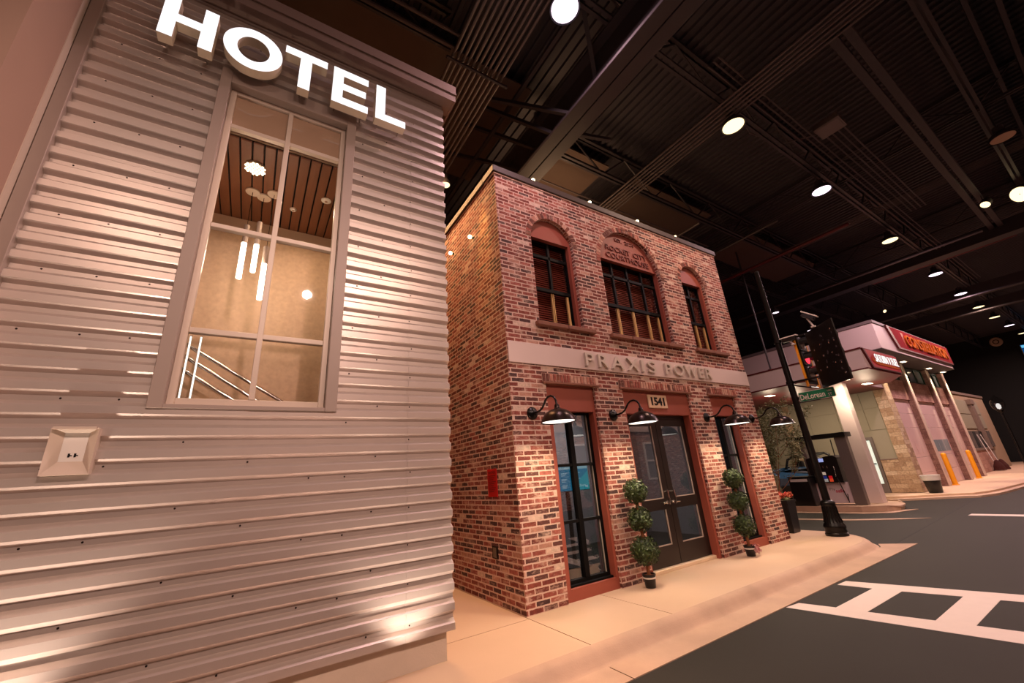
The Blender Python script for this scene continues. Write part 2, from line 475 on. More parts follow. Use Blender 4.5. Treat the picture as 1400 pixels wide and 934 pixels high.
# painted markings
def paint(pts, name='floor_marking'):
    mb = MB(); mb.prism(pts, None, 'z', RZ - 0.01, RZ + 0.0025); return struct(name, mb, M_LINE)
cross = [(5.427, 2.935), (5.672, 2.905), (5.757, 2.56), (5.803, 2.287), (5.914, 1.774), (5.977, 1.505), (6.14, 0.72), (6.24, -0.1), (6.02, -0.1), (5.692, 1.18)]
paint(cross)
cross2 = [(6.741, 2.9), (6.986, 2.89), (7.417, 1.38), (7.9, -0.1), (7.55, -0.1), (7.056, 1.503), (6.998, 1.777), (6.85, 2.274), (6.795, 2.543)]
paint(cross2)
paint([(5.757, 2.56), (6.795, 2.543), (6.85, 2.274), (5.803, 2.287)])
paint([(5.914, 1.774), (6.998, 1.777), (7.056, 1.503), (5.977, 1.505)])
paint([(6.04, 1.0), (7.2, 1.0), (7.3, 0.72), (6.14, 0.72)])
paint([(14.75, 3.1), (15.1, 3.1), (15.2, -1.0), (14.85, -1.0)])

# pump island with its gutter strip, far forecourt pavement
isl = [(14.75, 9.5), (14.72, 7.0), (14.85, 5.2), (15.15, 4.72), (15.6, 4.55)] + [(16.2, 4.62), (16.9, 4.9), (17.2, 5.5), (17.2, 9.5)]
mb = MB(); mb.prism(isl, None, 'z', RZ - 0.05, 0.0)
mb.bm.normal_update()
bmesh.ops.bevel(mb.bm, geom=[e for e in mb.bm.edges if abs(e.verts[0].co.z) < 1e-4 and abs(e.verts[1].co.z) < 1e-4 and len(e.link_faces) == 2 and any(abs(f.normal.z) < 0.5 for f in e.link_faces)], offset=0.04, segments=2, affect='EDGES')
struct('floor_island', mb, M_CURB)
mb = MB(); mb.prism([(14.5, 9.5), (14.5, 6.8), (14.62, 5.1), (14.95, 4.55), (15.95, 4.28), (15.6, 4.6), (15.15, 4.8), (14.9, 5.3), (14.75, 7), (14.75, 9.5)], None, 'z', RZ - 0.05, RZ + 0.012)
struct('floor_gutter', mb, M_CURB)
mb = MB(); mb.prism([(12.85, 9.5), (12.9, 6.06), (13.1, 4.9), (13.5, 4.2), (14.05, 3.6), (13.75, 4.2), (13.35, 4.9), (13.12, 6.06), (13.08, 9.5)], None, 'z', RZ - 0.05, RZ + 0.01)
struct('floor_gutter', mb, M_CURB)
fore = [(18.35, 13.5), (18.4, 6.2), (18.55, 5.6), (18.95, 5.0), (19.6, 4.35), (19.9, 3.85), (20.6, 3.62), (21.4, 3.5), (24.3, 3.28), (30, 2.4), (40, 1.2), (47, 0.6), (47, 13.5)]
mb = MB(); mb.prism(fore, None, 'z', RZ - 0.05, -0.01)
struct('floor_forecourt', mb, M_WALK)
mb = MB(); mb.prism([(18.1, 13.5), (18.15, 6.1), (18.3, 5.5), (18.7, 4.85), (19.3, 4.15), (19.6, 3.65), (20.4, 3.4), (21.4, 3.3), (24.3, 3.1), (30, 2.2), (40, 1.0), (47, 0.4), (47, 0.7), (40, 1.3), (30, 2.5), (24.3, 3.4), (20.7, 3.75), (19.9, 4.0), (19, 5.1), (18.5, 6.3), (18.45, 13.5)], None, 'z', RZ - 0.05, RZ + 0.06)
struct('floor_gutter', mb, M_CURB)
mb = MB()
mb.prism([(10.14, 3.25), (10.2, 3.22), (19.7, 3.72), (19.66, 3.77)], None, 'z', RZ - 0.01, RZ + 0.0015)
struct('floor_seam', mb, mat('asphalt seam', (18, 17, 16), 0.8, var=0.1))

# ---------------------------------------------------------------- hall shell
mb = MB()
per, dep = 0.19, 0.045
x = -14; i = 0
pts = []
while x < 52:
    pts += [(x, 9.3), (x + 0.07, 9.3), (x + 0.09, 9.3 + dep), (x + 0.17, 9.3 + dep)]
    x += per
va = [mb.bm.verts.new((p[0], -14, p[1])) for p in pts]; vb = [mb.bm.verts.new((p[0], 14, p[1])) for p in pts]
for k in range(len(pts) - 1): mb.bm.faces.new((va[k], vb[k], vb[k + 1], va[k + 1]))
struct('ceiling', mb, M_DECK)
def wall(name, x0, x1, y0, y1, z0=RZ, z1=9.4, m=M_DARKWALL):
    mb = MB(); mb.box(x0, x1, y0, y1, z0, z1); return struct(name, mb, m)
wall('wall_back', -14, 52, 13.6, 13.8)
wall('wall_right', 47.6, 47.8, -14, 13.6)
wall('wall_left', -14, -13.8, -14, 13.6)
wall('wall_front', -14, 52, -14, -13.8)
# ---------------------------------------------------------------- hotel
ho = thing('hotel_building', 'grey corrugated metal hotel front with a tall two-column window', 'building', (0, 4.06, 0))
PIT, Z0 = 0.1605, 0.245
CY, VY = 3.985, 4.03       # crest and valley planes
def corr(x0, x1, z0, z1, dy=0.0):
    """trapezoidal siding between z0 and z1, same phase everywhere"""
    prof = [(0.0, CY), (0.056, CY), (0.090, VY), (0.1265, VY)]   # from crest bottom up
    line = []
    k0 = int(math.floor((z0 - Z0) / PIT)) - 1
    k1 = int(math.ceil((z1 - Z0) / PIT)) + 1
    for k in range(k0, k1 + 1):
        for dz, y in prof: line.append((Z0 + k * PIT + dz, y))
    out = []
    def at(z):
        for a, b in zip(line, line[1:]):
            if a[0] <= z <= b[0]: return a[1] + (b[1] - a[1]) * (z - a[0]) / (b[0] - a[0])
    out.append((z0, at(z0)))
    out += [p for p in line if z0 < p[0] < z1]
    out.append((z1, at(z1)))
    mb = MB(); t = 0.003
    A = [mb.bm.verts.new((x0, y + dy, z)) for z, y in out]; B = [mb.bm.verts.new((x1, y + dy, z)) for z, y in out]
    C = [mb.bm.verts.new((x0, y + dy + t, z)) for z, y in out]; D = [mb.bm.verts.new((x1, y + dy + t, z)) for z, y in out]
    for k in range(len(out) - 1):
        mb.bm.faces.new((A[k], B[k], B[k + 1], A[k + 1])); mb.bm.faces.new((D[k], C[k], C[k + 1], D[k + 1]))
        mb.bm.faces.new((C[k], A[k], A[k + 1], C[k + 1])); mb.bm.faces.new((B[k], D[k], D[k + 1], B[k + 1]))
    return mb
ZB, ZT = 0.245, 6.66
for (x0, x1, z0, z1, dy) in [(-1.665, -0.075, ZB, 2.215, 0), (-0.085, 1.305, ZB, 2.215, 0.004), (1.295, 1.757, ZB, 2.215, 0),
                             (-1.665, -0.7, 2.215, 5.80, 0), (0.595, 1.305, 2.215, 5.80, 0.004), (1.295, 1.757, 2.215, 5.80, 0),
                             (-1.665, 0.305, 5.80, ZT, 0), (0.295, 1.305, 5.80, ZT, 0.004), (1.295, 1.757, 5.80, ZT, 0)]:
    put('cladding_sheet', corr(x0, x1, z0, z1, dy), M_CLAD, ho)
# screws in the valleys
rnd = random.Random(3)
k = 0
for r in range(0, 40):
    z = Z0 + r * PIT + 0.112
    if z > 6.3: break
    for x in (-1.5, -1.2, -0.9, -0.45, -0.02, 0.42, 0.72, 0.98, 1.32):
        if -0.74 < x < 0.63 and 2.1 < z < 5.85: continue
        if (r + int(x * 10)) % 3 and x < 1.3: continue
        if x > 1.3 and r % 2: continue
        k += 1
        if k > 98: break
        mb = MB(); mb.lathe([(0.0075, 0.0), (0.0075, 0.004), (0.005, 0.007)], (x + rnd.uniform(-.02, .02), VY + 0.003, z + rnd.uniform(-0.004, 0.004)), 6, (0, -1, 0))
        put('screw', mb, M_BRONZE, ho)
mb = MB(); mb.box(-1.74, 1.70, 4.06, 4.5, 0.0, 0.26); put('footing', mb, M_FOUND, ho)
# masonry shell behind the siding (with the window void)
mb = MB()
mb.box(-1.74, -0.66, 4.045, 4.12, 0.24, 6.7); mb.box(0.55, 1.72, 4.045, 4.12, 0.24, 6.7)
mb.box(-0.66, 0.55, 4.045, 4.12, 0.24, 2.2); mb.box(-0.66, 0.55, 4.045, 4.12, 5.68, 6.7)
mb.box(1.66, 1.72, 4.12, 9.0, 0.0, 6.7); mb.box(-1.74, -1.68, 4.12, 9.0, 0.0, 6.7); mb.box(-1.68, 1.66, 8.94, 9.0, 0, 6.7)
put('shell_wall', mb, M_STUCCO, ho)
mb = MB(); mb.box(-1.74, 1.72, 4.1, 9.0, 6.7, 6.76); put('roof', mb, M_CAP, ho)
mb = MB()
mb.box(-1.738, 1.885, 3.845, 4.12, 6.645, 6.672)           # soffit board
mb.box(-1.738, 1.885, 3.835, 3.86, 6.64, 6.76)             # lower fascia
mb.box(-1.738, 1.900, 3.815, 3.86, 6.76, 6.775)            # drip edge
mb.box(-1.738, 1.895, 3.825, 4.2, 6.775, 6.93, 0.006)      # upper fascia
mb.box(1.86, 1.885, 3.86, 9.0, 6.64, 6.76); mb.box(1.865, 1.895, 4.2, 9.0, 6.76, 6.93)
put('cornice', mb, M_CORN, ho)
mb = MB(); mb.box(-1.742, -1.655, 3.955, 4.06, 0.2, 6.66, 0.004); put('corner_trim', mb, M_TRIM, ho)
mb = MB()
mb.box(-0.722, -0.628, 3.965, 4.10, 2.215, 5.80, 0.003); mb.box(0.512, 0.612, 3.965, 4.10, 2.215, 5.80, 0.003)
mb.box(-0.628, 0.512, 3.965, 4.10, 5.632, 5.80, 0.003)
mb.box(-0.628, 0.512, 3.968, 4.10, 2.215, 2.248, 0.003)
put('window_trim', mb, M_TRIM, ho)
# window
wf = MB(); fy0, fy1 = 4.06, 4.115
wf.box(-0.628, -0.575, fy0, fy1, 2.248, 5.632, 0.004); wf.box(0.462, 0.512, fy0, fy1, 2.248, 5.632, 0.004)
wf.box(-0.575, 0.462, fy0, fy1, 5.585, 5.632, 0.004); wf.box(-0.575, 0.462, fy0, fy1, 2.248, 2.315, 0.004)
fr = put('window_frame', wf, M_FRAMEH, ho)
mb = MB(); mb.box(-0.088, -0.04, fy0 - 0.004, fy1, 2.315, 5.585, 0.004); put('mullion', mb, M_FRAMEH, fr)
rows = [2.315, 2.90, 3.955, 5.16, 5.585]
for z in rows[1:4]:
    mb = MB(); mb.box(-0.575, 0.462, fy0 - 0.002, fy1, z - 0.024, z + 0.024, 0.004); put('muntin', mb, M_FRAMEH, fr)
for z0, z1 in zip(rows, rows[1:]):
    for x0, x1 in ((-0.575, -0.088), (-0.04, 0.462)):
        mb = MB(); mb.box(x0, x1, 4.088, 4.094, z0, z1); put('window_pane', mb, M_SPAND if z0 > 5 else M_GLASS, fr)
# stair hall behind the window
mb = MB()
mb.box(-1.66, 1.64, 5.72, 5.8, 0.24, 5.12)
mb.box(-1.68, -1.62, 4.12, 5.72, 0.24, 5.12); mb.box(1.6, 1.66, 4.12, 5.72, 0.24, 5.12)
put('stair_hall_wall', mb, M_PLASTER, ho)
mb = MB(); mb.box(-1.62, 1.6, 5.66, 5.72, 4.88, 5.1); put('wall_header', mb, M_BULK, ho)
mb = MB(); mb.box(-0.66, 0.55, 4.125, 4.15, 5.13, 5.68); put('bulkhead', mb, M_BULK, ho)
mb = MB(); mb.box(-1.62, 1.6, 4.12, 5.72, 0.1, 0.3); put('stair_hall_floor', mb, M_FOUND, ho)
mb = MB(); mb.box(-1.62, 1.6, 4.15, 5.72, 5.125, 5.16); cl = put('plank_ceiling', mb, M_GAP, ho)
pw = 0.113; x = -1.62
while x < 1.55:
    mb = MB(); mb.box(x + 0.008, x + pw - 0.008, 4.15, 5.70, 5.1, 5.126, 0.003); put('plank', mb, M_WOOD, cl); x += pw

# recessed box fixture on the siding
bx = thing('wall_outlet_box', 'small cream metal outlet box with flared flange on the corrugated wall', 'outlet box', (-1.05, 3.99, 1.76))
X0, X1, Zl, Zh = -1.165, -0.93, 1.75, 2.06
mb = MB()
ix0, ix1, iz0, iz1 = -1.105, -0.985, 1.838, 2.03
yo, yi = 3.93, 3.975
O = [(X0, yo, Zl), (X1, yo, Zl), (X1, yo, Zh), (X0, yo, Zh)]; I = [(ix0, yi, iz0), (ix1, yi, iz0), (ix1, yi, iz1), (ix0, yi, iz1)]
vo = [mb.bm.verts.new(p) for p in O]; vi = [mb.bm.verts.new(p) for p in I]; vb = [mb.bm.verts.new((p[0], 4.03, p[2])) for p in O]
for k in range(4):
    j = (k + 1) % 4
    mb.bm.faces.new((vo[k], vo[j], vi[j], vi[k])); mb.bm.faces.new((vo[j], vo[k], vb[k], vb[j]))
mb.bm.faces.new(list(reversed(vb)))
put('flange', mb, M_FRAMEH, bx)
mb = MB(); mb.box(ix0 - 0.002, ix1 + 0.002, 3.976, 3.984, iz0 - 0.002, iz1 + 0.002); pl = put('outlet_plate', mb, M_WHITEIN, bx)
mb = MB(); mb.box(X0 + 0.01, X1 - 0.01, 3.905, 3.93, Zh - 0.012, Zh + 0.004); put('hood', mb, M_FRAMEH, bx)
for dx in (-0.018, 0.012):
    mb = MB(); mb.box(-1.047 + dx, -1.036 + dx, 3.974, 3.978, 1.866, 1.892); mb.box(-1.04 + dx, -1.026 + dx, 3.974, 3.978, 1.874, 1.881); put('socket', mb, M_BLACKP, pl)

# hotel sign: five channel letters
LY0, LY1 = 3.775, 3.885
zb, zt = 5.715, 6.245
hs = thing('hotel_sign', 'white lit channel letters spelling HOTEL above the tall window', 'sign', (0, 3.985, zb))
H_ = zt - zb; st = 0.112; sh = 0.098
def ell(cx, cz, rx, rz, n=48): return [(cx + rx * math.cos(2 * PI * k / n), cz + rz * math.sin(2 * PI * k / n)) for k in range(n)]
mid = (zb + zt) / 2
L1 = {'H': ([(-1.217, zb), (-1.217 + st, zb), (-1.217 + st, mid - 0.05), (-0.912, mid - 0.05), (-0.912, zb), (-0.80, zb), (-0.80, zt), (-0.912, zt), (-0.912, mid + 0.05), (-1.217 + st, mid + 0.05), (-1.217 + st, zt), (-1.217, zt)], None),
      'O': (ell(-0.473, mid, 0.262, H_ / 2 + 0.008), [ell(-0.473, mid, 0.144, 0.167)]),
      'T': ([(-0.044, zb), (0.072, zb), (0.072, zt - sh), (0.229, zt - sh), (0.229, zt), (-0.195, zt), (-0.195, zt - sh), (-0.044, zt - sh)], None),
      'E': ([(0.298, zb), (0.696, zb), (0.696, zb + sh), (0.41, zb + sh), (0.41, mid - 0.045), (0.665, mid - 0.045), (0.665, mid + 0.05), (0.41, mid + 0.05), (0.41, zt - sh), (0.688, zt - sh), (0.688, zt), (0.298, zt)], None),
      'L': ([(0.785, zb), (1.149, zb), (1.149, zb + sh), (0.897, zb + sh), (0.897, zt), (0.785, zt)], None)}
for ch, (o, h) in L1.items():
    mb = MB(); mb.prism(o, h, 'y', LY0 + 0.004, LY1); le = put('letter', mb, M_LETSIDE, hs)
    mb = MB(); mb.prism(o, h, 'y', LY0, LY0 + 0.005); put('letter_face', mb, M_HOTEL, le)
    xs = [p[0] for p in o]
    for xx in (min(xs) + 0.05, max(xs) - 0.05):
        if ch == 'T': xx = 0.015 + (0.03 if xx > 0 else -0.03)
        if ch == 'O': xx = -0.473 + (0.2 if xx > -0.47 else -0.2)
        mb = MB(); mb.tube([(xx, LY1 - 0.005, mid if ch == 'O' else zb + 0.05), (xx, 3.99, mid if ch == 'O' else zb + 0.05)], 0.008, 8); put('standoff', mb, M_CHROME, le)

# stair hall contents
def pend(x, zb_, zl, zm, y, label):
    t = thing('pendant_light', label, 'pendant light', (x, y, zb_), 'tube pendants in the stair hall')
    mb = MB(); mb.lathe([(0.026, 0), (0.028, 0.004), (0.028, zl - zb_)], (x, y, zb_), 16); put('glass_tube', mb, M_TUBE, t)
    mb = MB(); mb.lathe([(0.029, 0), (0.029, zm - zl), (0.012, zm - zl + 0.01)], (x, y, zl), 16); put('metal_sleeve', mb, M_TRIM, t)
    mb = MB(); mb.tube([(x, y, zm), (x, y, 5.1)], 0.003, 6); put('cord', mb, M_BRONZE, t)
    mb = MB(); mb.lathe([(0.075, -0.016), (0.078, -0.002), (0.078, 0.0)], (x, y, 5.098), 20); put('ceiling_canopy', mb, M_FRAMEH, t)
pend(-0.365, 3.89, 4.355, 4.6, 4.99, 'left hanging tube pendant behind the hotel window')
pend(-0.245, 4.03, 4.40, 4.72, 5.05, 'upper middle tube pendant behind the hotel window')
pend(-0.137, 3.64, 4.10, 4.33, 4.93, 'lowest tube pendant beside the hotel window mullion')
for (x, y, r, lb) in ((0.436, 4.776, 0.06, 'round white ceiling disc near the right side of the hotel window'), (0.088, 5.146, 0.04, 'tiny round white ceiling disc deep in the hotel stair hall')):
    t = thing('ceiling_disc', lb, 'ceiling fixture', (x, y, 5.08))
    mb = MB(); mb.lathe([(r * 0.7, -0.022), (r, -0.012), (r, 0)], (x, y, 5.1), 20); put('disc_cover', mb, M_WHITEIN, t, smooth=True)
    mb = MB(); mb.lathe([(r * 0.3, -0.028), (r * 0.3, -0.02)], (x, y, 5.1), 12); put('sensor_lens', mb, M_BULK, t)
t = thing('cluster_light', 'flower shaped cluster of small lit discs on the plank ceiling', 'ceiling light', (-0.345, 4.52, 5.06), None)
mb = MB(); mb.lathe([(0.1, 0), (0.1, 0.03)], (-0.345, 4.52, 5.07), 24); put('base_plate', mb, M_FRAMEH, t)
for i in range(-3, 4):
    for j in range(-3, 4):
        px, py = (i + 0.5 * (j % 2)) * 0.036, j * 0.031
        if px * px + py * py < 0.104 ** 2:
            mb = MB(); mb.lathe([(0.0, -0.012), (0.012, -0.006), (0.012, 0)], (-0.345 + px, 4.52 + py, 5.069), 8); put('light_disc', mb, M_DOWN, t)
# railing
rl = thing('stair_railing', 'polished chrome stair railing with sloping rails inside the hotel window', 'railing', (-0.3, 5.3, 2.2))
for (a, b) in (((-0.9, 3.245), (0.35, 2.472)), ((-0.9, 3.12), (0.2, 2.41)), ((-0.9, 2.973), (0.0, 2.395))):
    mb = MB(); mb.tube([(a[0], 5.3, a[1]), (b[0], 5.3, b[1])], 0.021, 12); put('rail', mb, M_CHROME, rl, smooth=True)
for x in (-0.95, 0.42):
    mb = MB(); mb.tube([(x, 5.3, 0.3), (x, 5.3, 3.3 if x < 0 else 2.45)], 0.018, 10); put('post', mb, M_CHROME, rl)
for x in (-0.624, -0.714):  # white streaks: reflections in the window glass, built as glowing bars
    t = thing('reflection_streak', ('right' if x > -0.65 else 'left') + ' slim white glowing bar imitating a reflection in front of the stair rails', 'reflection', (x, 5.25, 0.3))
    mb = MB(); mb.box(x - 0.007, x + 0.007, 5.245, 5.26, 0.3, 3.235 if x > -0.65 else 3.232); put('glow_streak', mb, M_REFLGLOW, t)
    mb = MB(); mb.box(x - 0.012, x + 0.012, 5.26, 5.272, 0.3, 3.25); put('streak_backing', mb, M_CHROME, t)

# neighbouring stuccoed building at the left edge
nb = thing('stucco_building', 'plain beige stucco building at the left edge beside the hotel', 'building', (-1.8, 3.4, 0))
mb = MB(); mb.box(-7.0, -1.75, 3.38, 9.0, 0.0, 9.2); put('stucco_wall', mb, M_STUCCO, nb)
mb = MB(); mb.box(-1.7505, -1.7445, 3.87, 3.955, 0.0, 9.2); put('edge_strip', mb, M_FRAMEH, nb)
# ---------------------------------------------------------------- brick building
pb = thing('brick_building', 'two-storey red brick building with arched upper windows and a pale sign band', 'building', (6.0, 4.5, 0))
PX0, PX1, PY = 2.87, 9.13, 4.5
def archloop(c, w, z0, zs, n=28):
    r = w / 2
    return [(c - r, z0), (c + r, z0)] + [(c + r * math.cos(PI * k / n), zs + r * math.sin(PI * k / n)) for k in range(n + 1)]
WIN = [(3.96, 0.92, 3.75, 5.29), (5.93, 1.72, 3.75, 5.185), (7.93, 0.86, 3.75, 5.34)]   # centre, width, sill, spring
DOR = [(3.49, 4.44), (5.06, 6.85), (7.51, 8.40)]
DZ = 2.81
outer = [(PX0, 0)]
for a, b in DOR: outer += [(a, 0), (a, DZ), (b, DZ), (b, 0)]
outer += [(PX1, 0), (PX1, 6.35), (PX0, 6.35)]
mb = MB(); mb.prism(outer, [archloop(*w) for w in WIN], 'y', PY, PY + 0.3)
put('front_wall', mb, M_BRICK, pb)
mb = MB(); mb.box(PX0, PX0 + 0.3, PY + 0.3, 10.0, 0, 6.35); put('side_wall', mb, M_BRICK, pb)
mb = MB(); mb.box(PX1 - 0.3, PX1, PY + 0.3, 10.0, 0, 6.35); put('side_wall', mb, M_BRICK, pb)
mb = MB(); mb.box(PX0 + 0.3, PX1 - 0.3, 9.7, 10.0, 0, 6.35); put('rear_wall', mb, M_BRICK, pb)
mb = MB(); mb.box(PX0 + 0.3, PX1 - 0.3, PY + 0.3, 9.7, 6.1, 6.2); put('roof', mb, M_CAP, pb)
mb = MB()
mb.box(PX0 - 0.04, PX1 + 0.03, PY - 0.04, PY + 0.34, 6.35, 6.475, 0.008); mb.box(PX0 - 0.04, PX0 + 0.34, PY + 0.34, 10.04, 6.35, 6.475, 0.008)
mb.box(PX1 - 0.34, PX1 + 0.03, PY + 0.34, 10.04, 6.35, 6.475, 0.008)
put('roof_coping', mb, M_CAP, pb)
mb = MB(); mb.box(PX0 - 0.012, PX1 + 0.012, PY - 0.014, PY + 0.32, 6.325, 6.352); put('coping_bead', mb, M_MORTAR, pb)
# arch rings of header bricks
def arch_ring(c, w, zs):
    r0 = w / 2; r1 = r0 + 0.105
    mb = MB(); n = 40
    o = [(c + r1 * math.cos(PI * k / n), zs + r1 * math.sin(PI * k / n)) for k in range(n + 1)]
    i = [(c + r0 * math.cos(PI * k / n), zs + r0 * math.sin(PI * k / n)) for k in range(n + 1)]
    mb.prism(o + list(reversed(i)), None, 'y', PY - 0.004, PY + 0.08)
    ring = put('brick_arch', mb, M_MORTAR, pb)
    mb = MB(); nb_ = int(PI * r0 / 0.064)
    for k in range(nb_):
        a0 = PI * (k + 0.09) / nb_; a1 = PI * (k + 0.91) / nb_
        ri, ro = r0 + 0.003, r1 - 0.004
        mb.prism([(c + ri * math.cos(a0), zs + ri * math.sin(a0)), (c + ro * math.cos(a0), zs + ro * math.sin(a0)), (c + ro * math.cos(a1), zs + ro * math.sin(a1)), (c + ri * math.cos(a1), zs + ri * math.sin(a1))], None, 'y', PY - 0.010, PY + 0.05)
    put('voussoir_course', mb, M_BRICKI, ring)
for c, w, z0, zs in WIN: arch_ring(c, w, zs)
# soldier courses over the ground floor openings
for a, b in DOR:
    mb = MB(); mb.box(a - 0.06, b + 0.10, PY - 0.008, PY + 0.2, DZ - 0.012, 2.935)
    lt = put('brick_lintel', mb, M_MORTAR, pb)
    mb = MB(); x = a - 0.055
    while x < b + 0.05:
        mb.box(x, x + 0.049, PY - 0.022, PY + 0.1, DZ + 0.004, 2.928, 0.003); x += 0.066
    put('soldier_course', mb, M_BRICKI, lt)
    mb = MB(); mb.box(a - 0.06, b + 0.10, PY - 0.032, PY + 0.1, DZ - 0.03, DZ + 0.0, 0.004); put('lintel_ledge', mb, M_SILL, lt)
# projecting sills
for c, w, z0, zs in WIN:
    mb = MB(); n = max(2, int((w + 0.3) / 0.42)); x0 = c - w / 2 - 0.09; ww = (w + 0.29) / n
    for k in range(n):
        mb.box(x0 + k * ww + 0.004, x0 + (k + 1) * ww - 0.004, PY - 0.075, PY + 0.16, z0 - 0.075, z0, 0.012)
    put('window_sill', mb, M_SILL, pb)
# terracotta surrounds
TY = 4.575
def surround_arch(c, w, z0, zs, hz, mg):
    mb = MB(); lp = archloop(c, w - 0.002, z0, zs)
    hole = [(c - w / 2 + mg, z0 + 0.012), (c + w / 2 - mg, z0 + 0.012), (c + w / 2 - mg, hz), (c - w / 2 + mg, hz)]
    mb.prism(lp, [hole], 'y', TY, TY + 0.12)
    return put('arch_panel', mb, M_TERRA, pb)
HZ = 5.352
panels = []
for i, (c, w, z0, zs) in enumerate(WIN):
    panels.append(surround_arch(c, w, z0, zs, HZ, 0.06 if i != 1 else 0.045))
# inscription on the middle arch panel
c = WIN[1][0]
for txt, du, z, w_, h_ in (('EST.', -0.28, 5.84, 0.20, 0.075), ('2024', 0.0, 5.84, 0.26, 0.075), ('ROCKET', -0.58, 5.585, 0.68, 0.115), ('CITY', 0.20, 5.585, 0.40, 0.115), ('COURTHOUSE', -0.60, 5.42, 1.22, 0.115)):
    mb = MB(); mb.text(txt, lambda u, v, d: (c + du + u, TY - d, z + v), w_, h_, 0.018)
    put('inscription_word', mb, M_TERRAT, panels[1])
# upper windows
def upper_window(i):
    c, w, z0, zs = WIN[i]
    mg = 0.06 if i != 1 else 0.045
    x0, x1, za, zb_ = c - w / 2 + mg - 0.03, c + w / 2 - mg + 0.03, z0 + 0.0, HZ + 0.03
    lab = ['left black sash window under the plain left arch', 'wide black sash window under the lettered middle arch', 'right black sash window under the plain right arch'][i]
    t = thing('sash_window', lab, 'window', ((x0 + x1) / 2, 4.70, za), 'arched upper windows')
    y0, y1 = 4.652, 4.70
    mb = MB(); f = 0.055
    mb.prism([(x0, za), (x1, za), (x1, zb_), (x0, zb_)], [[(x0 + f, za + f), (x1 - f, za + f), (x1 - f, zb_ - f), (x0 + f, zb_ - f)]], 'y', y0, y1)
    fr = put('frame', mb, M_FRAMEB, t)
    n = 4 if i == 1 else 2
    zr = za + 0.41 * (zb_ - za); ztr = zb_ - 0.33
    for k in range(1, n):
        x = x0 + (x1 - x0) * k / n
        mb = MB(); mb.box(x - 0.022, x + 0.022, y0 - 0.004, y1, zr, zb_ - f, 0.003); put('mullion', mb, M_FRAMEB, fr)
        mb = MB(); mb.box(x - 0.026, x - 0.008, y0 + 0.01, y1, za + f, zr, 0.003); mb.box(x + 0.008, x + 0.026, y0 + 0.01, y1, za + f, zr, 0.003); put('gold_mullion', mb, M_BRASS, fr, label='pale gold lower mullion')
    mb = MB(); mb.box(x1 - f - 0.075, x1 - f - 0.03, y0 + 0.012, y1, za + f, zr, 0.003); put('gold_mullion', mb, M_BRASS, fr, label='pale gold lower mullion')
    mb = MB(); mb.box(x0 + f, x1 - f, y0 - 0.012, y1, zr - 0.032, zr + 0.032, 0.004); put('meeting_rail', mb, M_FRAMEB, fr)
    mb = MB(); mb.box(x0 + f, x1 - f, y0 - 0.004, y1, ztr - 0.03, ztr + 0.03, 0.004); put('transom_bar', mb, M_FRAMEB, fr)
    mb = MB(); mb.box(x0 + f, x1 - f, 4.684, 4.688, za + f, zb_ - f); put('window_pane', mb, M_GLASS, t)
    mb = MB(); z = za + 0.03
    while z < zb_ - 0.05:
        mb.obox(((x0 + x1) / 2, 4.755, z), (1, 0, 0), (0, 0.7, 1), (0, -1, 0.7), (x1 - x0) / 2 - 0.02, 0.022, 0.0016); z += 0.04
    put('blind', mb, M_BLIND, t)
    mb = MB(); mb.box(x0 - 0.05, x1 + 0.05, 4.86, 4.88, za - 0.02, zb_ + 0.02); put('dark_backing', mb, M_GAP, t)
for i in range(3): upper_window(i)

# ground floor surrounds
def surround(a, b, hx0, hx1, hz0, hz1, y0=4.545, y1=4.68):
    mb = MB()
    if hz0 > 0:
        mb.prism([(a + .002, 0), (b - .002, 0), (b - .002, DZ), (a + .002, DZ)], [[(hx0, hz0), (hx1, hz0), (hx1, hz1), (hx0, hz1)]], 'y', y0, y1)
    else:
        mb.prism([(a + .002, 0), (hx0, 0), (hx0, hz1), (hx1, hz1), (hx1, 0), (b - .002, 0), (b - .002, DZ), (a + .002, DZ)], None, 'y', y0, y1)
    return put('opening_surround', mb, M_TERRA, pb)
HOLE = [(3.585, 4.392, 0.135, 2.395), (5.13, 6.79, 0, 2.385), (7.59, 8.325, 0.135, 2.395)]
for (a, b), h in zip(DOR, HOLE): surround(a, b, *h)
def tall_window(i, lab):
    hx0, hx1, hz0, hz1 = HOLE[i]
    x0, x1, za, zb_ = hx0 - 0.02, hx1 + 0.07, hz0 - 0.005, hz1 + 0.04
    t = thing('shop_window', lab, 'window', ((x0 + x1) / 2, 4.7, za), 'tall street windows')
    y0, y1 = 4.655, 4.72
    mb = MB()
    mb.prism([(x0, za), (x1, za), (x1, zb_), (x0, zb_)], [[(x0 + .04, za + .07), (x1 - .11, za + .07), (x1 - .11, zb_ - .07), (x0 + .04, zb_ - .07)]], 'y', y0, y1)
    fr = put('frame', mb, M_FRAMEB, t)
    xm = x0 + 0.5 * (x1 - x0 - 0.07)
    mb = MB(); mb.box(xm - 0.042, xm + 0.042, y0 - 0.012, y1, za + .07, zb_ - .07, 0.004); put('mullion', mb, M_FRAMEB, fr)
    for z in (0.895, 1.635):
        mb = MB(); mb.box(x0 + .04, x1 - .11, y0 - 0.004, y1, z - 0.02, z + 0.02, 0.004); put('muntin', mb, M_FRAMEB, fr)
    mb = MB(); mb.box(x1 - .112, x1 - .098, y0 + 0.02, y1 + 0.02, za + .07, zb_ - .07); put('edge_bead', mb, M_FRAMEH, fr, label='pale inner edge bead')
    mb = MB(); mb.box(x0 + .04, x1 - .11, 4.69, 4.696, za + .07, zb_ - .07); put('window_pane', mb, M_GLASSD, t)
    mb = MB(); mb.box(x0, x1, 4.60, 4.66, za, za + 0.03, 0.004); put('bottom_ledge', mb, M_FRAMEB, t)
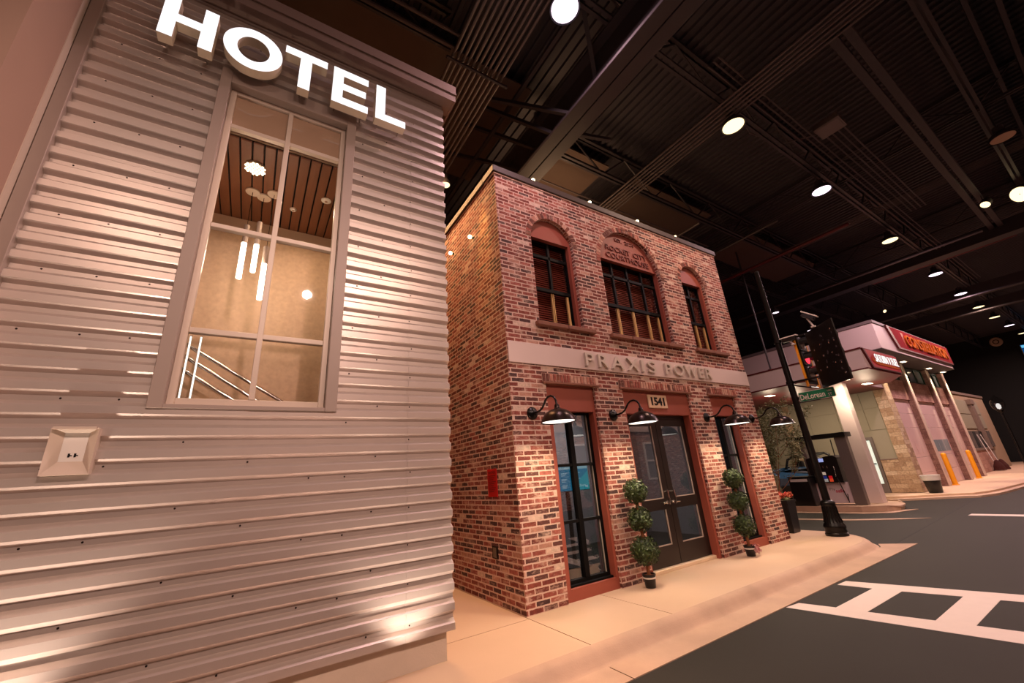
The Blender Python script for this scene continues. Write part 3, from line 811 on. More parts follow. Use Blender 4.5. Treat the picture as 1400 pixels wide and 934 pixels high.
tall_window(0, 'tall black street window with a blue screen behind it, left of the double door')
tall_window(2, 'tall black street window right of the double door behind the flower-tied topiary')

# double door
dd = thing('double_door', 'dark bronze double door with four glass panes and chrome lever handles', 'door', (5.96, 4.7, 0))
y0, y1 = 4.672, 4.73
mb = MB(); mb.prism([(5.06, 0.0), (5.125, 0.0), (5.125, 2.36), (6.80, 2.36), (6.80, 0), (6.85, 0), (6.85, 2.43), (5.06, 2.43)], None, 'y', y0 - 0.006, y1 + 0.02); put('door_frame', mb, M_DOORB, dd)
mb = MB(); mb.box(6.795, 6.81, y0 - 0.012, y0, 0.02, 2.36); put('edge_seal', mb, M_FRAMEH, dd, label='pale seal strip down the right jamb')
mb = MB(); mb.box(5.10, 6.83, 4.60, 4.75, 0.0, 0.05, 0.006); put('threshold', mb, mat('bright threshold', (226, 204, 176), 0.4, 0.3), dd)
for s, (xa, xb) in enumerate(((5.135, 5.955), (5.965, 6.79))):
    mb = MB(); g0, g1 = xa + 0.13, xb - 0.13
    mb.prism([(xa, 0.055), (xb, 0.055), (xb, 2.355), (xa, 2.355)], [[(g0, 0.34), (g1, 0.34), (g1, 0.855), (g0, 0.855)], [(g0, 1.02), (g1, 1.02), (g1, 2.20), (g0, 2.20)]], 'y', y0, y0 + 0.045)
    lf = put('door_leaf', mb, M_DOORB, dd)
    for za, zb_ in ((0.34, 0.855), (1.02, 2.20)):
        mb = MB(); mb.box(g0, g1, y0 + 0.02, y0 + 0.025, za, zb_); put('door_pane', mb, M_GLASSD, lf)
        mb = MB(); mb.box(g1 - 0.014, g1, y0 - 0.002, y0 + 0.018, za, zb_); mb.box(g0, g1, y0 - 0.002, y0 + 0.018, za, za + 0.014); put('glazing_bead', mb, M_TRIM, lf)
    xh = xb - 0.075 if s == 0 else xa + 0.075
    dr = -1 if s == 0 else 1
    mb = MB()
    mb.tube([(xh, y0 - 0.05, 0.93), (xh, y0 - 0.065, 1.0), (xh, y0 - 0.05, 1.14)], 0.015, 10); mb.tube([(xh, y0, 0.955), (xh, y0 - 0.052, 0.955)], 0.014, 8); mb.tube([(xh, y0, 1.12), (xh, y0 - 0.052, 1.12)], 0.014, 8)
    mb.lathe([(0.03, 0), (0.03, 0.012)], (xh, y0, 0.955), 16, (0, -1, 0)); mb.tube([(xh, y0 - 0.03, 0.955), (xh + dr * 0.13, y0 - 0.035, 0.95)], 0.011, 8)
    put('lever_handle', mb, M_CHROME, lf, smooth=True)

# sign band with letters
sb = thing('name_sign', 'pale horizontal sign band with raised metal letters reading PRAXIS POWER', 'sign', (6.0, 4.5, 3.06))
mb = MB(); mb.box(2.878, 9.12, 4.478, 4.52, 3.055, 3.372, 0.004); put('sign_band', mb, M_BAND, sb)
LX = {0: (4.29, 4.475), 1: (4.57, 4.80), 2: (4.86, 5.15), 3: (5.24, 5.53), 4: (5.60, 5.655), 5: (5.77, 5.98), 6: (6.25, 6.43), 7: (6.50, 6.80), 8: (6.83, 7.20), 9: (7.27, 7.44), 10: (7.50, 7.70)}
for k, ch in enumerate('PRAXISPOWER'):
    xa, xb = LX[k]
    mb = MB(); mb.text(ch, lambda u, v, d: (xa + u, 4.472 - d, 3.105 + v), xb - xa, 0.215, 0.035, bold=0.006)
    lt = put('letter', mb, M_LETTER, sb)

# house number
np_ = thing('house_number_plaque', 'cream square plaque with black numerals 1541 above the double door', 'plaque', (5.94, 4.545, 2.49))
mb = MB(); mb.box(5.70, 6.205, 4.522, 4.546, 2.49, 2.722, 0.008); put('plate', mb, mat('cream plaque', (220, 190, 158), 0.6, var=0.04), np_)
mb = MB(); mb.text('1541', lambda u, v, d: (5.775 + u, 4.522 - d, 2.535 + v), 0.355, 0.145, 0.006, bold=0.035); put('numerals', mb, M_BLACKM, np_)

# interior of the ground floor
mb = MB()
mb.box(3.17, 8.83, 7.6, 7.7, 0.0, 3.4); mb.box(3.17, 3.22, 4.8, 7.6, 0, 3.4); mb.box(8.78, 8.83, 4.8, 7.6, 0, 3.4)
put('interior_wall', mb, M_GREYW, pb)
mb = MB(); mb.box(3.17, 8.83, 4.8, 7.6, -0.02, 0.01); put('interior_floor', mb, M_ASPH, pb)
mb = MB(); mb.box(3.17, 8.83, 4.8, 7.6, 3.0, 3.05); put('interior_ceiling', mb, M_GREYW, pb)
mb = MB(); mb.box(3.17, 8.83, 4.8, 4.84, 2.45, 3.0); put('interior_header', mb, M_GREYW, pb)
sc_ = thing('information_screen', 'blue lit information screen seen through the left street window', 'screen', (5.05, 6.0, 1.22))
mb = MB(); mb.box(4.50, 5.44, 6.0, 6.05, 1.215, 1.685, 0.006); put('bezel', mb, M_BLACKP, sc_)
mb = MB(); mb.box(4.52, 5.425, 5.994, 6.0, 1.23, 1.60); put('display', mb, M_SCREEN, sc_)
mb = MB(); mb.box(4.52, 5.425, 5.993, 6.0, 1.60, 1.672); put('title_bar', mb, glow('pale title bar', (200, 236, 246), 0.9), sc_)
mb = MB(); mb.prism([(5.09, 1.23), (5.425, 1.23), (5.425, 1.56), (5.22, 1.42)], None, 'y', 5.9925, 5.994); put('corner_graphic', mb, glow('teal graphic', (40, 190, 205), 0.9), sc_)
mb = MB()
mb.text('Energy 101', lambda u, v, d: (4.62 + u, 5.992 - d, 1.615 + v), 0.4, 0.04, 0.001)
put('title_text', mb, M_SCREEN, sc_)
mb = MB()
for cx in (4.56, 4.78, 5.10):
    for r in range(3):
        z = 1.53 - r * 0.105
        for q in range(3 if cx < 5 else 1):
            mb.box(cx, cx + 0.13 - 0.02 * q, 5.992, 5.9935, z - q * 0.022, z - q * 0.022 + 0.01)
mb.text('M', lambda u, v, d: (5.33 + u, 5.991 - d, 1.265 + v), 0.055, 0.045, 0.001, bold=0.02)
put('text_lines', mb, M_SCREENW, sc_)
t = thing('display_pedestal', 'dark pedestal under the blue screen behind the street window', 'stand', (4.97, 6.1, 0))
mb = MB(); mb.tube([(4.97, 6.1, 0.0), (4.97, 6.1, 1.3)], 0.04, 12); put('post', mb, M_BLACKM, t)
mb = MB(); mb.lathe([(0.3, 0.01), (0.3, 0.03), (0.06, 0.05)], (4.97, 6.1, 0), 24); put('foot', mb, M_BLACKM, t)

# gooseneck lamps
def gooseneck(x, lab):
    t = thing('gooseneck_lamp', lab, 'wall lamp', (x, 4.5, 2.34), 'gooseneck lamps on the brick front')
    mb = MB(); mb.lathe([(0.088, 0), (0.088, 0.014), (0.075, 0.03), (0.04, 0.05), (0.024, 0.06)], (x, 4.5, 2.34), 24, (0, -1, 0)); bp_ = put('wall_plate', mb, M_BLACKM, t, smooth=True)
    for a in (0, 120, 240):
        mb = MB(); mb.lathe([(0.007, 0), (0.005, 0.005)], (x + 0.06 * math.sin(math.radians(a)), 4.479, 2.34 + 0.06 * math.cos(math.radians(a))), 8, (0, -1, 0)); put('bolt', mb, M_CHROME, bp_)
    mb = MB()
    P = [(x, 4.45, 2.34), (x, 4.38, 2.337), (x, 4.31, 2.345), (x, 4.25, 2.372), (x, 4.205, 2.415), (x, 4.165, 2.46), (x, 4.11, 2.49), (x, 4.04, 2.49), (x, 3.985, 2.46), (x, 3.955, 2.415), (x, 3.945, 2.36), (x, 3.945, 2.33)]
    mb.tube(P, 0.014, 10); put('gooseneck_arm', mb, M_BLACKM, t, smooth='all')
    mb = MB(); c = (x, 3.945, 0)
    mb.lathe([(0.020, 2.365), (0.032, 2.35), (0.036, 2.315), (0.055, 2.300), (0.105, 2.285), (0.16, 2.25), (0.198, 2.20), (0.222, 2.145), (0.226, 2.135), (0.22, 2.135), (0.19, 2.195), (0.15, 2.242), (0.1, 2.275), (0.03, 2.29)], c, 32, caps=False)
    put('lamp_shade', mb, M_BRONZE, t, smooth=True)
    mb = MB(); mb.lathe([(0.0, 2.146), (0.205, 2.146), (0.205, 2.152), (0.0, 2.152)], c, 32, caps=False); put('lit_lens', mb, M_SHADELIT, t)
    return t
for x, lb in ((3.2, 'leftmost gooseneck lamp, nearest the brick corner'), (4.765, 'gooseneck lamp between the left street window and double door'), (7.25, 'gooseneck lamp above the flower-tied topiary, right of the double door'), (8.86, 'rightmost gooseneck lamp at the far end of the brick front')):
    gooseneck(x, lb)

# topiaries
def leafball(mb, c, r, n, rnd, size=0.03, fill=0.75):
    c = Vector(c)
    for _ in range(n):
        while True:
            d = Vector((rnd.uniform(-1, 1), rnd.uniform(-1, 1), rnd.uniform(-1, 1)))
            if 0.05 < d.length < 1: break
        d.normalize()
        p = c + d * r * rnd.uniform(fill, 1.06)
        nrm = (d + Vector((rnd.uniform(-1, 1), rnd.uniform(-1, 1), rnd.uniform(-1, 1))) * 0.8).normalized()
        a = nrm.cross(Vector((rnd.uniform(-1, 1), rnd.uniform(-1, 1), rnd.uniform(-1, 1)))).normalized(); b = nrm.cross(a)
        L_ = size * rnd.uniform(0.7, 1.3); W_ = L_ * 0.5
        v = [p - a * L_, p - b * W_ * 0.9 + nrm * 0.003, p + a * L_ + nrm * 0.004, p + b * W_ * 0.9 + nrm * 0.003]
        vs_ = [mb.bm.verts.new(q) for q in v]
        mb.bm.faces.new(vs_)
def topiary(x, y, balls, lab, bow, seed):
    rnd = random.Random(seed)
    t = thing('topiary', lab, 'topiary', (x, y, 0), 'ball topiaries by the door')
    mb = MB(); mb.lathe([(0.062, 0), (0.066, 0.004), (0.084, 0.145), (0.09, 0.147), (0.09, 0.165), (0.08, 0.165), (0.078, 0.14), (0.0, 0.14)], (x, y, 0), 24, caps=False); mb.lathe([(0.062, 0.002), (0.0, 0.002)], (x, y, 0), 24, caps=False); pot = put('pot', mb, M_POT, t, smooth=True)
    mb = MB(); mb.lathe([(0.0825, 0.112), (0.0865, 0.112), (0.088, 0.130), (0.083, 0.130)], (x, y, 0), 24, caps=False); put('pot_band', mb, M_WHITEP, pot)
    mb = MB(); mb.lathe([(0.077, 0.146), (0.0, 0.15)], (x, y, 0), 16, caps=False); put('soil', mb, M_TRUNK, pot)
    mb = MB(); mb.tube([(x, y, 0.14), (x + 0.006, y, 0.5), (x - 0.004, y, 0.9), (x, y, balls[0][0])], 0.024, 10); put('trunk', mb, M_TRUNK, t, smooth=True)
    for z, r in balls:
        mb = MB(); mb.sphere((x, y, z), r * 0.78, 14, 10); leafball(mb, (x, y, z), r, 900, rnd, 0.024)
        put('leaf_ball', mb, M_LEAF, t, recalc=False)
    if bow:
        mb = MB(); leafball(mb, (x + 0.04, y - 0.09, 0.12), 0.07, 70, rnd, 0.032, 0.3); put('ribbon_bow', mb, M_PINK, t, label='pink and white ribbon bow', recalc=False)
topiary(4.72, 4.265, [(1.21, 0.165), (0.845, 0.165), (0.445, 0.185)], 'three-ball topiary left of the double door in a plain black pot', False, 1)
topiary(7.24, 4.265, [(1.225, 0.165), (0.86, 0.165), (0.475, 0.175)], 'three-ball topiary right of the double door with a pink bow on its pot', True, 2)

# side wall bits
t = thing('notice_plate', 'small red printed notice plate on the left brick side wall', 'sign', (2.87, 5.12, 1.3))
mb = MB(); mb.box(2.858, 2.87, 4.99, 5.25, 1.295, 1.66, 0.003); put('plate', mb, M_RED, t)
mb = MB()
mb.text('NOTICE', lambda u, v, d: (2.858 - d, 5.225 - u, 1.60 + v), 0.2, 0.03, 0.0015)
for r in range(9):
    mb.box(2.8565, 2.858, 5.02 + 0.03 * (r % 3), 5.225, 1.565 - r * 0.026, 1.573 - r * 0.026)
put('printed_lines', mb, mat('dark print', (90, 10, 12), 0.5, var=0), t)
t = thing('power_outlet', 'small dark electrical outlet low on the left brick side wall', 'outlet', (2.87, 5.14, 0.53))
mb = MB(); mb.box(2.852, 2.87, 5.075, 5.21, 0.535, 0.685, 0.004); put('cover', mb, M_BRONZE, t)
mb = MB(); mb.box(2.848, 2.853, 5.10, 5.185, 0.55, 0.67, 0.003); put('receptacle', mb, mat('grey receptacle', (110, 96, 80), 0.5), t)
for y, z, lb in ((5.33, 5.575, 'right small bare bulb on the brick side wall'), (6.17, 5.72, 'left small bare bulb on the brick side wall')):
    t = thing('wall_bulb', lb, 'wall lamp', (2.85, y, z))
    mb = MB(); mb.sphere((2.80, y, z), 0.036, 14, 10); put('bulb', mb, M_BULB, t, smooth='all')
    mb = MB(); mb.lathe([(0.03, 0), (0.03, 0.01), (0.018, 0.015), (0.018, 0.04)], (2.87, y, z), 12, (-1, 0, 0)); put('socket', mb, M_BLACKM, t)
# little lamps along the roof edge
for k, x in enumerate((3.75, 5.13, 6.52, 7.83)):
    t = thing('roof_edge_lamp', ORD[k] + ' small lamp from the left along the brick roof edge', 'spotlight', (x, 4.62, 6.475), 'lamps along the brick roof edge')
    mb = MB(); mb.lathe([(0.05, 0), (0.05, 0.012), (0.012, 0.02), (0.012, 0.07)], (x, 4.62, 6.475), 14); put('stand', mb, M_BLACKM, t)
    mb = MB(); mb.lathe([(0.03, -0.06), (0.046, -0.02), (0.05, 0.03), (0.045, 0.03), (0.02, -0.02)], (x, 4.62, 6.585), 16, (0, -1, 0.25)); put('lamp_head', mb, M_BLACKM, t)
    mb = MB(); mb.sphere((x, 4.585, 6.595), 0.038 if k < 3 else 0.028, 14, 10); put('bulb', mb, M_BULB, t, smooth='all')
# ---------------------------------------------------------------- street pole and what hangs on it
SX, SY = 9.85, 3.98
sp = thing('street_pole', 'tall black street pole with a fluted flared base on the pavement corner', 'pole', (SX, SY, 0))
mb = MB(); mb.lathe([(0.19, 0), (0.19, 0.045), (0.175, 0.06), (0.182, 0.085), (0.172, 0.12), (0.185, 0.15), (0.18, 0.19), (0.15, 0.235), (0.128, 0.33), (0.118, 0.45), (0.112, 0.53), (0.124, 0.545), (0.126, 0.60), (0.11, 0.625), (0.07, 0.65)], (SX, SY, 0), 32); bs_ = put('flared_base', mb, M_BLACKM, sp, smooth=True)
mb = MB()
for k in range(16):
    a = 2 * PI * k / 16
    mb.tube([(SX + 0.152 * math.cos(a), SY + 0.152 * math.sin(a), 0.24), (SX + 0.128 * math.cos(a), SY + 0.128 * math.sin(a), 0.34), (SX + 0.114 * math.cos(a), SY + 0.114 * math.sin(a), 0.53)], 0.011, 6)
put('fluting', mb, M_BLACKM, bs_)
mb = MB(); mb.lathe([(0.068, 0.62), (0.066, 1.5), (0.062, 3.2), (0.055, 5.75), (0.06, 5.76), (0.06, 5.80), (0.0, 5.82)], (SX, SY, 0), 20); put('shaft', mb, M_BLACKM, sp, smooth=True)
for z in (3.05, 4.0):
    mb = MB(); mb.tube([(SX, SY, z), (SX, 3.42, z)], 0.022, 10); mb.lathe([(0.078, -0.03), (0.078, 0.03)], (SX, SY, z), 18); put('bracket_arm', mb, M_BLACKM, sp)
mb = MB(); mb.tube([(SX, SY - 0.06, 2.98), (SX, 3.6, 2.86)], 0.014, 8); put('brace', mb, M_BLACKM, sp)
# street name sign
t = thing('street_name_sign', 'green street name sign reading DeLorean ST on the black pole', 'sign', (SX - 0.06, 3.55, 2.6))
X = SX - 0.03
mb = MB()
def rrect(y0, y1, z0, z1, r, n=5):
    o = []
    for cy, cz, a in ((y1 - r, z0 + r, -90), (y1 - r, z1 - r, 0), (y0 + r, z1 - r, 90), (y0 + r, z0 + r, 180)):
        o += [(cy + r * math.cos(math.radians(a + 90 * k / n)), cz + r * math.sin(math.radians(a + 90 * k / n))) for k in range(n + 1)]
    return o
mb.prism(rrect(3.225, 3.885, 2.60, 2.80, 0.025), None, 'x', X, X + 0.006); pn = put('sign_border', mb, M_WHITEP, t)
mb = MB(); mb.prism(rrect(3.233, 3.877, 2.608, 2.792, 0.02), None, 'x', X - 0.002, X + 0.001); put('sign_face', mb, M_GREEN, t)
mb = MB()
mb.text('DeLorean', lambda u, v, d: (X - 0.002 - d, 3.862 - u, 2.635 + v), 0.455, 0.118, 0.002, bold=0.01)
mb.text('ST', lambda u, v, d: (X - 0.002 - d, 3.352 - u, 2.635 + v), 0.065, 0.055, 0.002)
mb.text('1985', lambda u, v, d: (X - 0.002 - d, 3.352 - u, 2.72 + v), 0.08, 0.035, 0.002)
put('lettering', mb, M_WHITEP, t)
mb = MB(); mb.box(X - 0.01, X + 0.02, 3.5, SY, 2.585, 2.602); mb.box(X + 0.006, X + 0.05, 3.78, SY, 2.66, 2.72); put('bracket', mb, M_BLACKM, t)
# traffic signals: one seen from behind its backplate, one edge-on with yellow border
t = thing('traffic_signal', 'large black traffic signal backplate turned away, right of the pole', 'traffic light', (9.5, 3.0, 2.8))
A = Vector((9.83, 3.40, 0)); B = Vector((9.24, 2.70, 0)); dn = (B - A).normalized(); nv = Vector((-dn.y, dn.x, 0))
if nv.dot(Vector((-1, -0.3, 0))) < 0: nv = -nv
mid_ = (A + B) / 2; hw = (B - A).length / 2
mb = MB(); mb.obox((mid_.x, mid_.y, 3.405), dn, nv, (0, 0, 1), hw, 0.012, 0.605, 0.004); bpl = put('backplate', mb, M_BLACKP, t)
for i in range(5):
    for s in (-0.36, -0.12, 0.2, 0.38):
        if (i * 3 + int(s * 100)) % 4 == 0: continue
        p = mid_ + dn * (s * 0.9) + nv * 0.012
        mb = MB(); mb.lathe([(0.017, 0), (0.017, 0.006), (0.008, 0.012)], (p.x, p.y, 2.95 + i * 0.22 + 0.03 * math.sin(i * 7 + s * 9)), 8, nv); put('bolt', mb, M_CHROME, bpl)
rnd = random.Random(5)
mb = MB()
for k in range(30):
    p = mid_ + dn * rnd.uniform(-0.1, 0.36) + nv * 0.0125
    z = rnd.uniform(3.0, 3.85); r = rnd.uniform(0.006, 0.03)
    mb.lathe([(r, 0), (r * 0.8, 0.0012)], (p.x, p.y, z), 7, nv)
put('scuffed_paint_patch', mb, mat('scuffed grey paint', (62, 56, 64), 0.6, var=0.3, vs=40), bpl)
for i in range(3):
    c = mid_ - nv * 0.11; z = 3.02 + 0.385 * i
    mb = MB(); mb.obox((c.x + nv.x * 0.05, c.y + nv.y * 0.05, z), dn, nv, (0, 0, 1), 0.17, 0.055, 0.18, 0.02); hsg = put('signal_section', mb, M_BLACKP, t)
    mb = MB(); mb.lathe([(0.15, 0.0), (0.15, 0.12), (0.142, 0.12), (0.142, 0.0)], (c.x + nv.x * 0.0, c.y + nv.y * 0.0, z), 20, -nv, caps=False); put('visor', mb, M_BLACKP, hsg)
t = thing('traffic_signal', 'narrow edge-on traffic signal with a yellow border between pole and black backplate', 'traffic light', (10.05, 3.68, 2.9))
mb = MB(); mb.box(9.90, 10.44, 3.672, 3.69, 2.93, 4.02); bpl = put('backplate', mb, M_BLACKP, t)
mb = MB(); mb.prism([(9.88, 2.91), (10.46, 2.91), (10.46, 4.04), (9.88, 4.04)], [[(9.93, 2.96), (10.41, 2.96), (10.41, 3.99), (9.93, 3.99)]], 'y', 3.664, 3.698); put('yellow_border', mb, M_YELLOW, bpl, label='yellow reflective border')
for i in range(3):
    z = 3.20 + 0.335 * i
    mb = MB(); mb.box(9.97, 10.31, 3.625, 3.672, z - 0.16, z + 0.16, 0.012); hsg = put('signal_section', mb, M_BLACKP, t)
    mb = MB(); av = [math.radians(-10 + 200 * q / 14) for q in range(15)]          # hooded visor, open underneath
    ro = [mb.bm.verts.new((10.14 + 0.142 * math.cos(a), 3.63, z + 0.142 * math.sin(a))) for a in av]; rf = [mb.bm.verts.new((10.14 + 0.142 * math.cos(a), 3.40, z + 0.142 * math.sin(a))) for a in av]
    ri = [mb.bm.verts.new((10.14 + 0.134 * math.cos(a), 3.63, z + 0.134 * math.sin(a))) for a in av]; rg = [mb.bm.verts.new((10.14 + 0.134 * math.cos(a), 3.40, z + 0.134 * math.sin(a))) for a in av]
    for q in range(14):
        mb.bm.faces.new((ro[q], ro[q + 1], rf[q + 1], rf[q])); mb.bm.faces.new((ri[q + 1], ri[q], rg[q], rg[q + 1])); mb.bm.faces.new((rf[q], rf[q + 1], rg[q + 1], rg[q]))
    put('visor', mb, M_BLACKP, hsg)
    mb = MB(); mb.lathe([(0.0, 0.012), (0.08, 0.008), (0.125, 0.0)], (10.14, 3.625, z), 20, (0, -1, 0), caps=False); put('lens', mb, M_REDLAMP if i == 1 else M_PUMPG, hsg)
t = thing('detector_lamp', 'small white lit tip hanging under the yellow-bordered signal', 'lamp', (9.86, 3.6, 2.86))
mb = MB(); mb.obox((9.86, 3.575, 2.895), (0, -1, -0.35), (1, 0, 0), (0, -0.35, 1), 0.06, 0.03, 0.025, 0.004); put('housing', mb, M_PUMPG, t)
mb = MB(); mb.obox((9.86, 3.552, 2.862), (0, -1, -0.35), (1, 0, 0), (0, -0.35, 1), 0.055, 0.026, 0.006); put('lit_face', mb, M_SHADELIT, t)
# surveillance cameras
def camera_box(c, d, ln, lab, base):
    d = Vector(d).normalized(); sx = d.cross(Vector((0, 0, 1))).normalized(); uz = sx.cross(d)
    t = thing('security_camera', lab, 'security camera', base)
    mb = MB(); mb.obox(c, d, sx, uz, ln / 2, 0.05, 0.045, 0.01); put('body', mb, M_BLACKP, t)
    cc = Vector(c) + uz * 0.052
    mb = MB(); mb.obox(cc, d, sx, uz, ln / 2 + 0.035, 0.062, 0.012, 0.005); put('sun_shield', mb, M_WHITEP, t)
    mb = MB(); e = Vector(c) + d * (ln / 2)
    mb.lathe([(0.038, 0), (0.038, 0.02), (0.02, 0.02)], e, 16, d); put('lens', mb, M_BLACKM, t)
    mb = MB(); b = Vector(base)
    mb.tube([b, b + Vector((0, 0, 0.03)), Vector(c) - uz * 0.045], 0.018, 8); mb.lathe([(0.045, 0), (0.045, 0.02)], b, 14); put('mount', mb, M_WHITEP, t)
camera_box((9.84, 3.735, 3.985), (0, -1, -0.02), 0.27, 'white level security camera left of the yellow-bordered signal', (9.85, 3.69, 3.845))
camera_box((9.5, 3.14, 4.25), (0.1, -0.85, -0.7), 0.24, 'white tilted security camera on top of the black backplate', (9.53, 3.12, 4.01))
# tall planter with flowers
t = thing('flower_planter', 'tall black tapered planter with coral flowers beyond the brick building', 'planter', (9.9, 4.86, 0))
mb = MB()
b0, b1, zt_ = 0.15, 0.19, 0.63
q0 = [(9.9 - b0, 4.86 - b0, 0), (9.9 + b0, 4.86 - b0, 0), (9.9 + b0, 4.86 + b0, 0), (9.9 - b0, 4.86 + b0, 0)]
q1 = [(9.9 - b1, 4.86 - b1, zt_), (9.9 + b1, 4.86 - b1, zt_), (9.9 + b1, 4.86 + b1, zt_), (9.9 - b1, 4.86 + b1, zt_)]
v0 = [mb.bm.verts.new(p) for p in q0]; v1 = [mb.bm.verts.new(p) for p in q1]
mb.bm.faces.new(list(reversed(v0))); mb.bm.faces.new(v1)
for k in range(4): mb.bm.faces.new((v0[k], v0[(k + 1) % 4], v1[(k + 1) % 4], v1[k]))
bmesh.ops.bevel(mb.bm, geom=list(mb.bm.edges), offset=0.012, segments=2, affect='EDGES')
pt = put('pot', mb, M_POT, t)
mb = MB(); mb.prism([(9.9 - .2, 4.86 - .2), (9.9 + .2, 4.86 - .2), (9.9 + .2, 4.86 + .2), (9.9 - .2, 4.86 + .2)], [[(9.9 - .165, 4.86 - .165), (9.9 + .165, 4.86 - .165), (9.9 + .165, 4.86 + .165), (9.9 - .165, 4.86 + .165)]], 'z', 0.60, 0.645); put('rim', mb, M_POT, pt)
rnd = random.Random(9)
for k in range(7):
    px, py = 9.9 + rnd.uniform(-.15, .15), 4.86 + rnd.uniform(-.16, .12)
    mb = MB(); leafball(mb, (px, py, 0.70 + rnd.uniform(0, .05)), 0.075, 60, rnd, 0.03, 0.3); put('flower_clump', mb, M_FLOWER, t, recalc=False)
mb = MB()
for k in range(8): leafball(mb, (9.9 + rnd.uniform(-.13, .13), 4.86 + rnd.uniform(-.13, .13), 0.66), 0.07, 30, rnd, 0.03, 0.4)
put('foliage', mb, M_OLIVE, t, recalc=False)
# olive tree in a pot between brick building and filling station
t = thing('olive_tree', 'slender olive tree with sparse grey-green leaves right of the brick building', 'tree', (12.6, 6.2, RZ))
rnd = random.Random(21)
mb = MB(); mb.lathe([(0.2, 0), (0.27, 0.38), (0.29, 0.38), (0.29, 0.42), (0.25, 0.42), (0.24, 0.38), (0, 0.36)], (12.6, 6.2, RZ), 24); put('pot', mb, M_POT, t, smooth=True)
br = MB(); lf = MB()
def branch(p, d, ln, r, lv):
    pts = [Vector(p)]; dd = Vector(d).normalized()
    for k in range(4):
        dd = (dd + Vector((rnd.uniform(-1, 1), rnd.uniform(-1, 1), rnd.uniform(-.3, .6))) * 0.16).normalized()
        pts.append(pts[-1] + dd * ln / 4)
    br.tube(pts, [r, r * .85, r * .7, r * .55, r * .4], 6)
    if lv >= 2:
        for q in pts[1:]:
            for _ in range(9):
                c = q + Vector((rnd.gauss(0, .05), rnd.gauss(0, .05), rnd.gauss(0, .05)))
                a = Vector((rnd.uniform(-1, 1), rnd.uniform(-1, 1), rnd.uniform(-.2, 1))).normalized(); b = a.cross(Vector((rnd.uniform(-1, 1), rnd.uniform(-1, 1), rnd.uniform(-1, 1)))).normalized()
                L_ = rnd.uniform(.035, .06); W_ = .011
                lf.bm.faces.new([lf.bm.verts.new(x) for x in (c - a * L_, c - b * W_, c + a * L_, c + b * W_)])
    if lv < 3:
        for k in range(5 if lv == 0 else 4):
            s = pts[rnd.choice((2, 3, 4) if lv else (1, 2, 3, 4))]
            nd = (dd * 0.8 + Vector((rnd.uniform(-1, 1), rnd.uniform(-1, 1), rnd.uniform(0, .8))) * 0.75)
            branch(s, nd, ln * rnd.uniform(.55, .75), r * .5, lv + 1)
for s in range(3):
    branch((12.6 + rnd.uniform(-.06, .06), 6.2 + rnd.uniform(-.06, .06), RZ + .36), (rnd.uniform(-.16, .12), rnd.uniform(-.12, .16), 1), 1.35, .022, 0)
put('branches', br, M_TRUNK, t); put('foliage', lf, M_OLIVE, t, recalc=False)
# ---------------------------------------------------------------- filling station
gs = thing('filling_station', 'filling station shop with buff stone corner, three pale roll doors and red roof sign', 'building', (20.2, 5.15, 0))
WX, FYy = 20.2, 5.25
mb = MB(); mb.box(WX, WX + 0.25, 5.44, 13.0, 0.0, 3.95); put('side_wall', mb, M_STOREP, gs)
# panel joints of the side wall (thin shadow-gap strips between real panels)
mb = MB()
for y0, y1 in ((5.46, 5.93), (5.95, 6.83), (6.85, 7.88), (7.90, 8.88), (8.90, 9.88), (9.9, 10.9), (10.92, 11.9)):
    for z0, z1 in ((1.19, 2.24), (2.26, 3.06), (3.08, 3.84)):
        if y0 < 7 and z0 < 1.9: continue
        mb.box(WX - 0.02, WX, y0, y1, z0, z1, 0.004)
    if y0 > 7.8: mb.box(WX - 0.02, WX, y0, y1, 0.15, 1.17, 0.004)
put('wall_panel', mb, M_STOREP, gs)
mb = MB(); mb.box(WX - 0.03, WX + 0.02, 5.44, 13.0, 3.84, 3.95); put('shadow_gap', mb, M_GAP, gs)
mb = MB(); mb.box(WX - 0.06, WX + 0.55, 5.08, 5.44, 0.0, 5.0); mb.box(WX - 0.06, WX + 0.2, 5.44, 5.96, 0.0, 1.15); put('stone_pier', mb, M_STONE, gs)
mb = MB(); mb.box(WX - 0.075, WX + 0.1, 5.44, 5.97, 1.15, 1.19, 0.004); put('stone_ledge', mb, M_CORN, gs)
mb = MB(); mb.box(WX - 0.05, WX + 0.2, 8.55, 8.85, 0.0, 3.9); put('stone_pier', mb, M_STONE, gs)
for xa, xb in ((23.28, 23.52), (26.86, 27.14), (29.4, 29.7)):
    mb = MB(); mb.box(xa, xb, 5.08, 5.6, 0.0, 5.0, 0.01); pr = put('pier', mb, M_PIERSHADE, gs)  # dark block colour paints in the shade on the pier sides
    mb = MB(); mb.box(xa - 0.01, xb + 0.01, 5.04, 5.08, 0.0, 5.0, 0.006); put('pier_lit_face', mb, M_PIERLIT, pr)  # pale strip paints the lit look onto the pier front
mb = MB(); mb.box(WX + 0.5, 29.5, 5.2, 5.5, 3.42, 4.25); put('header_wall', mb, M_BLOCK, gs)
mb = MB(); mb.box(WX + 0.5, 29.5, 5.5, 13.0, 4.9, 5.0); mb.box(WX, 29.6, 12.9, 13.0, 0, 5); mb.box(29.4, 29.6, 5.5, 13.0, 0, 5); put('rear_shell', mb, M_SOFFD, gs)
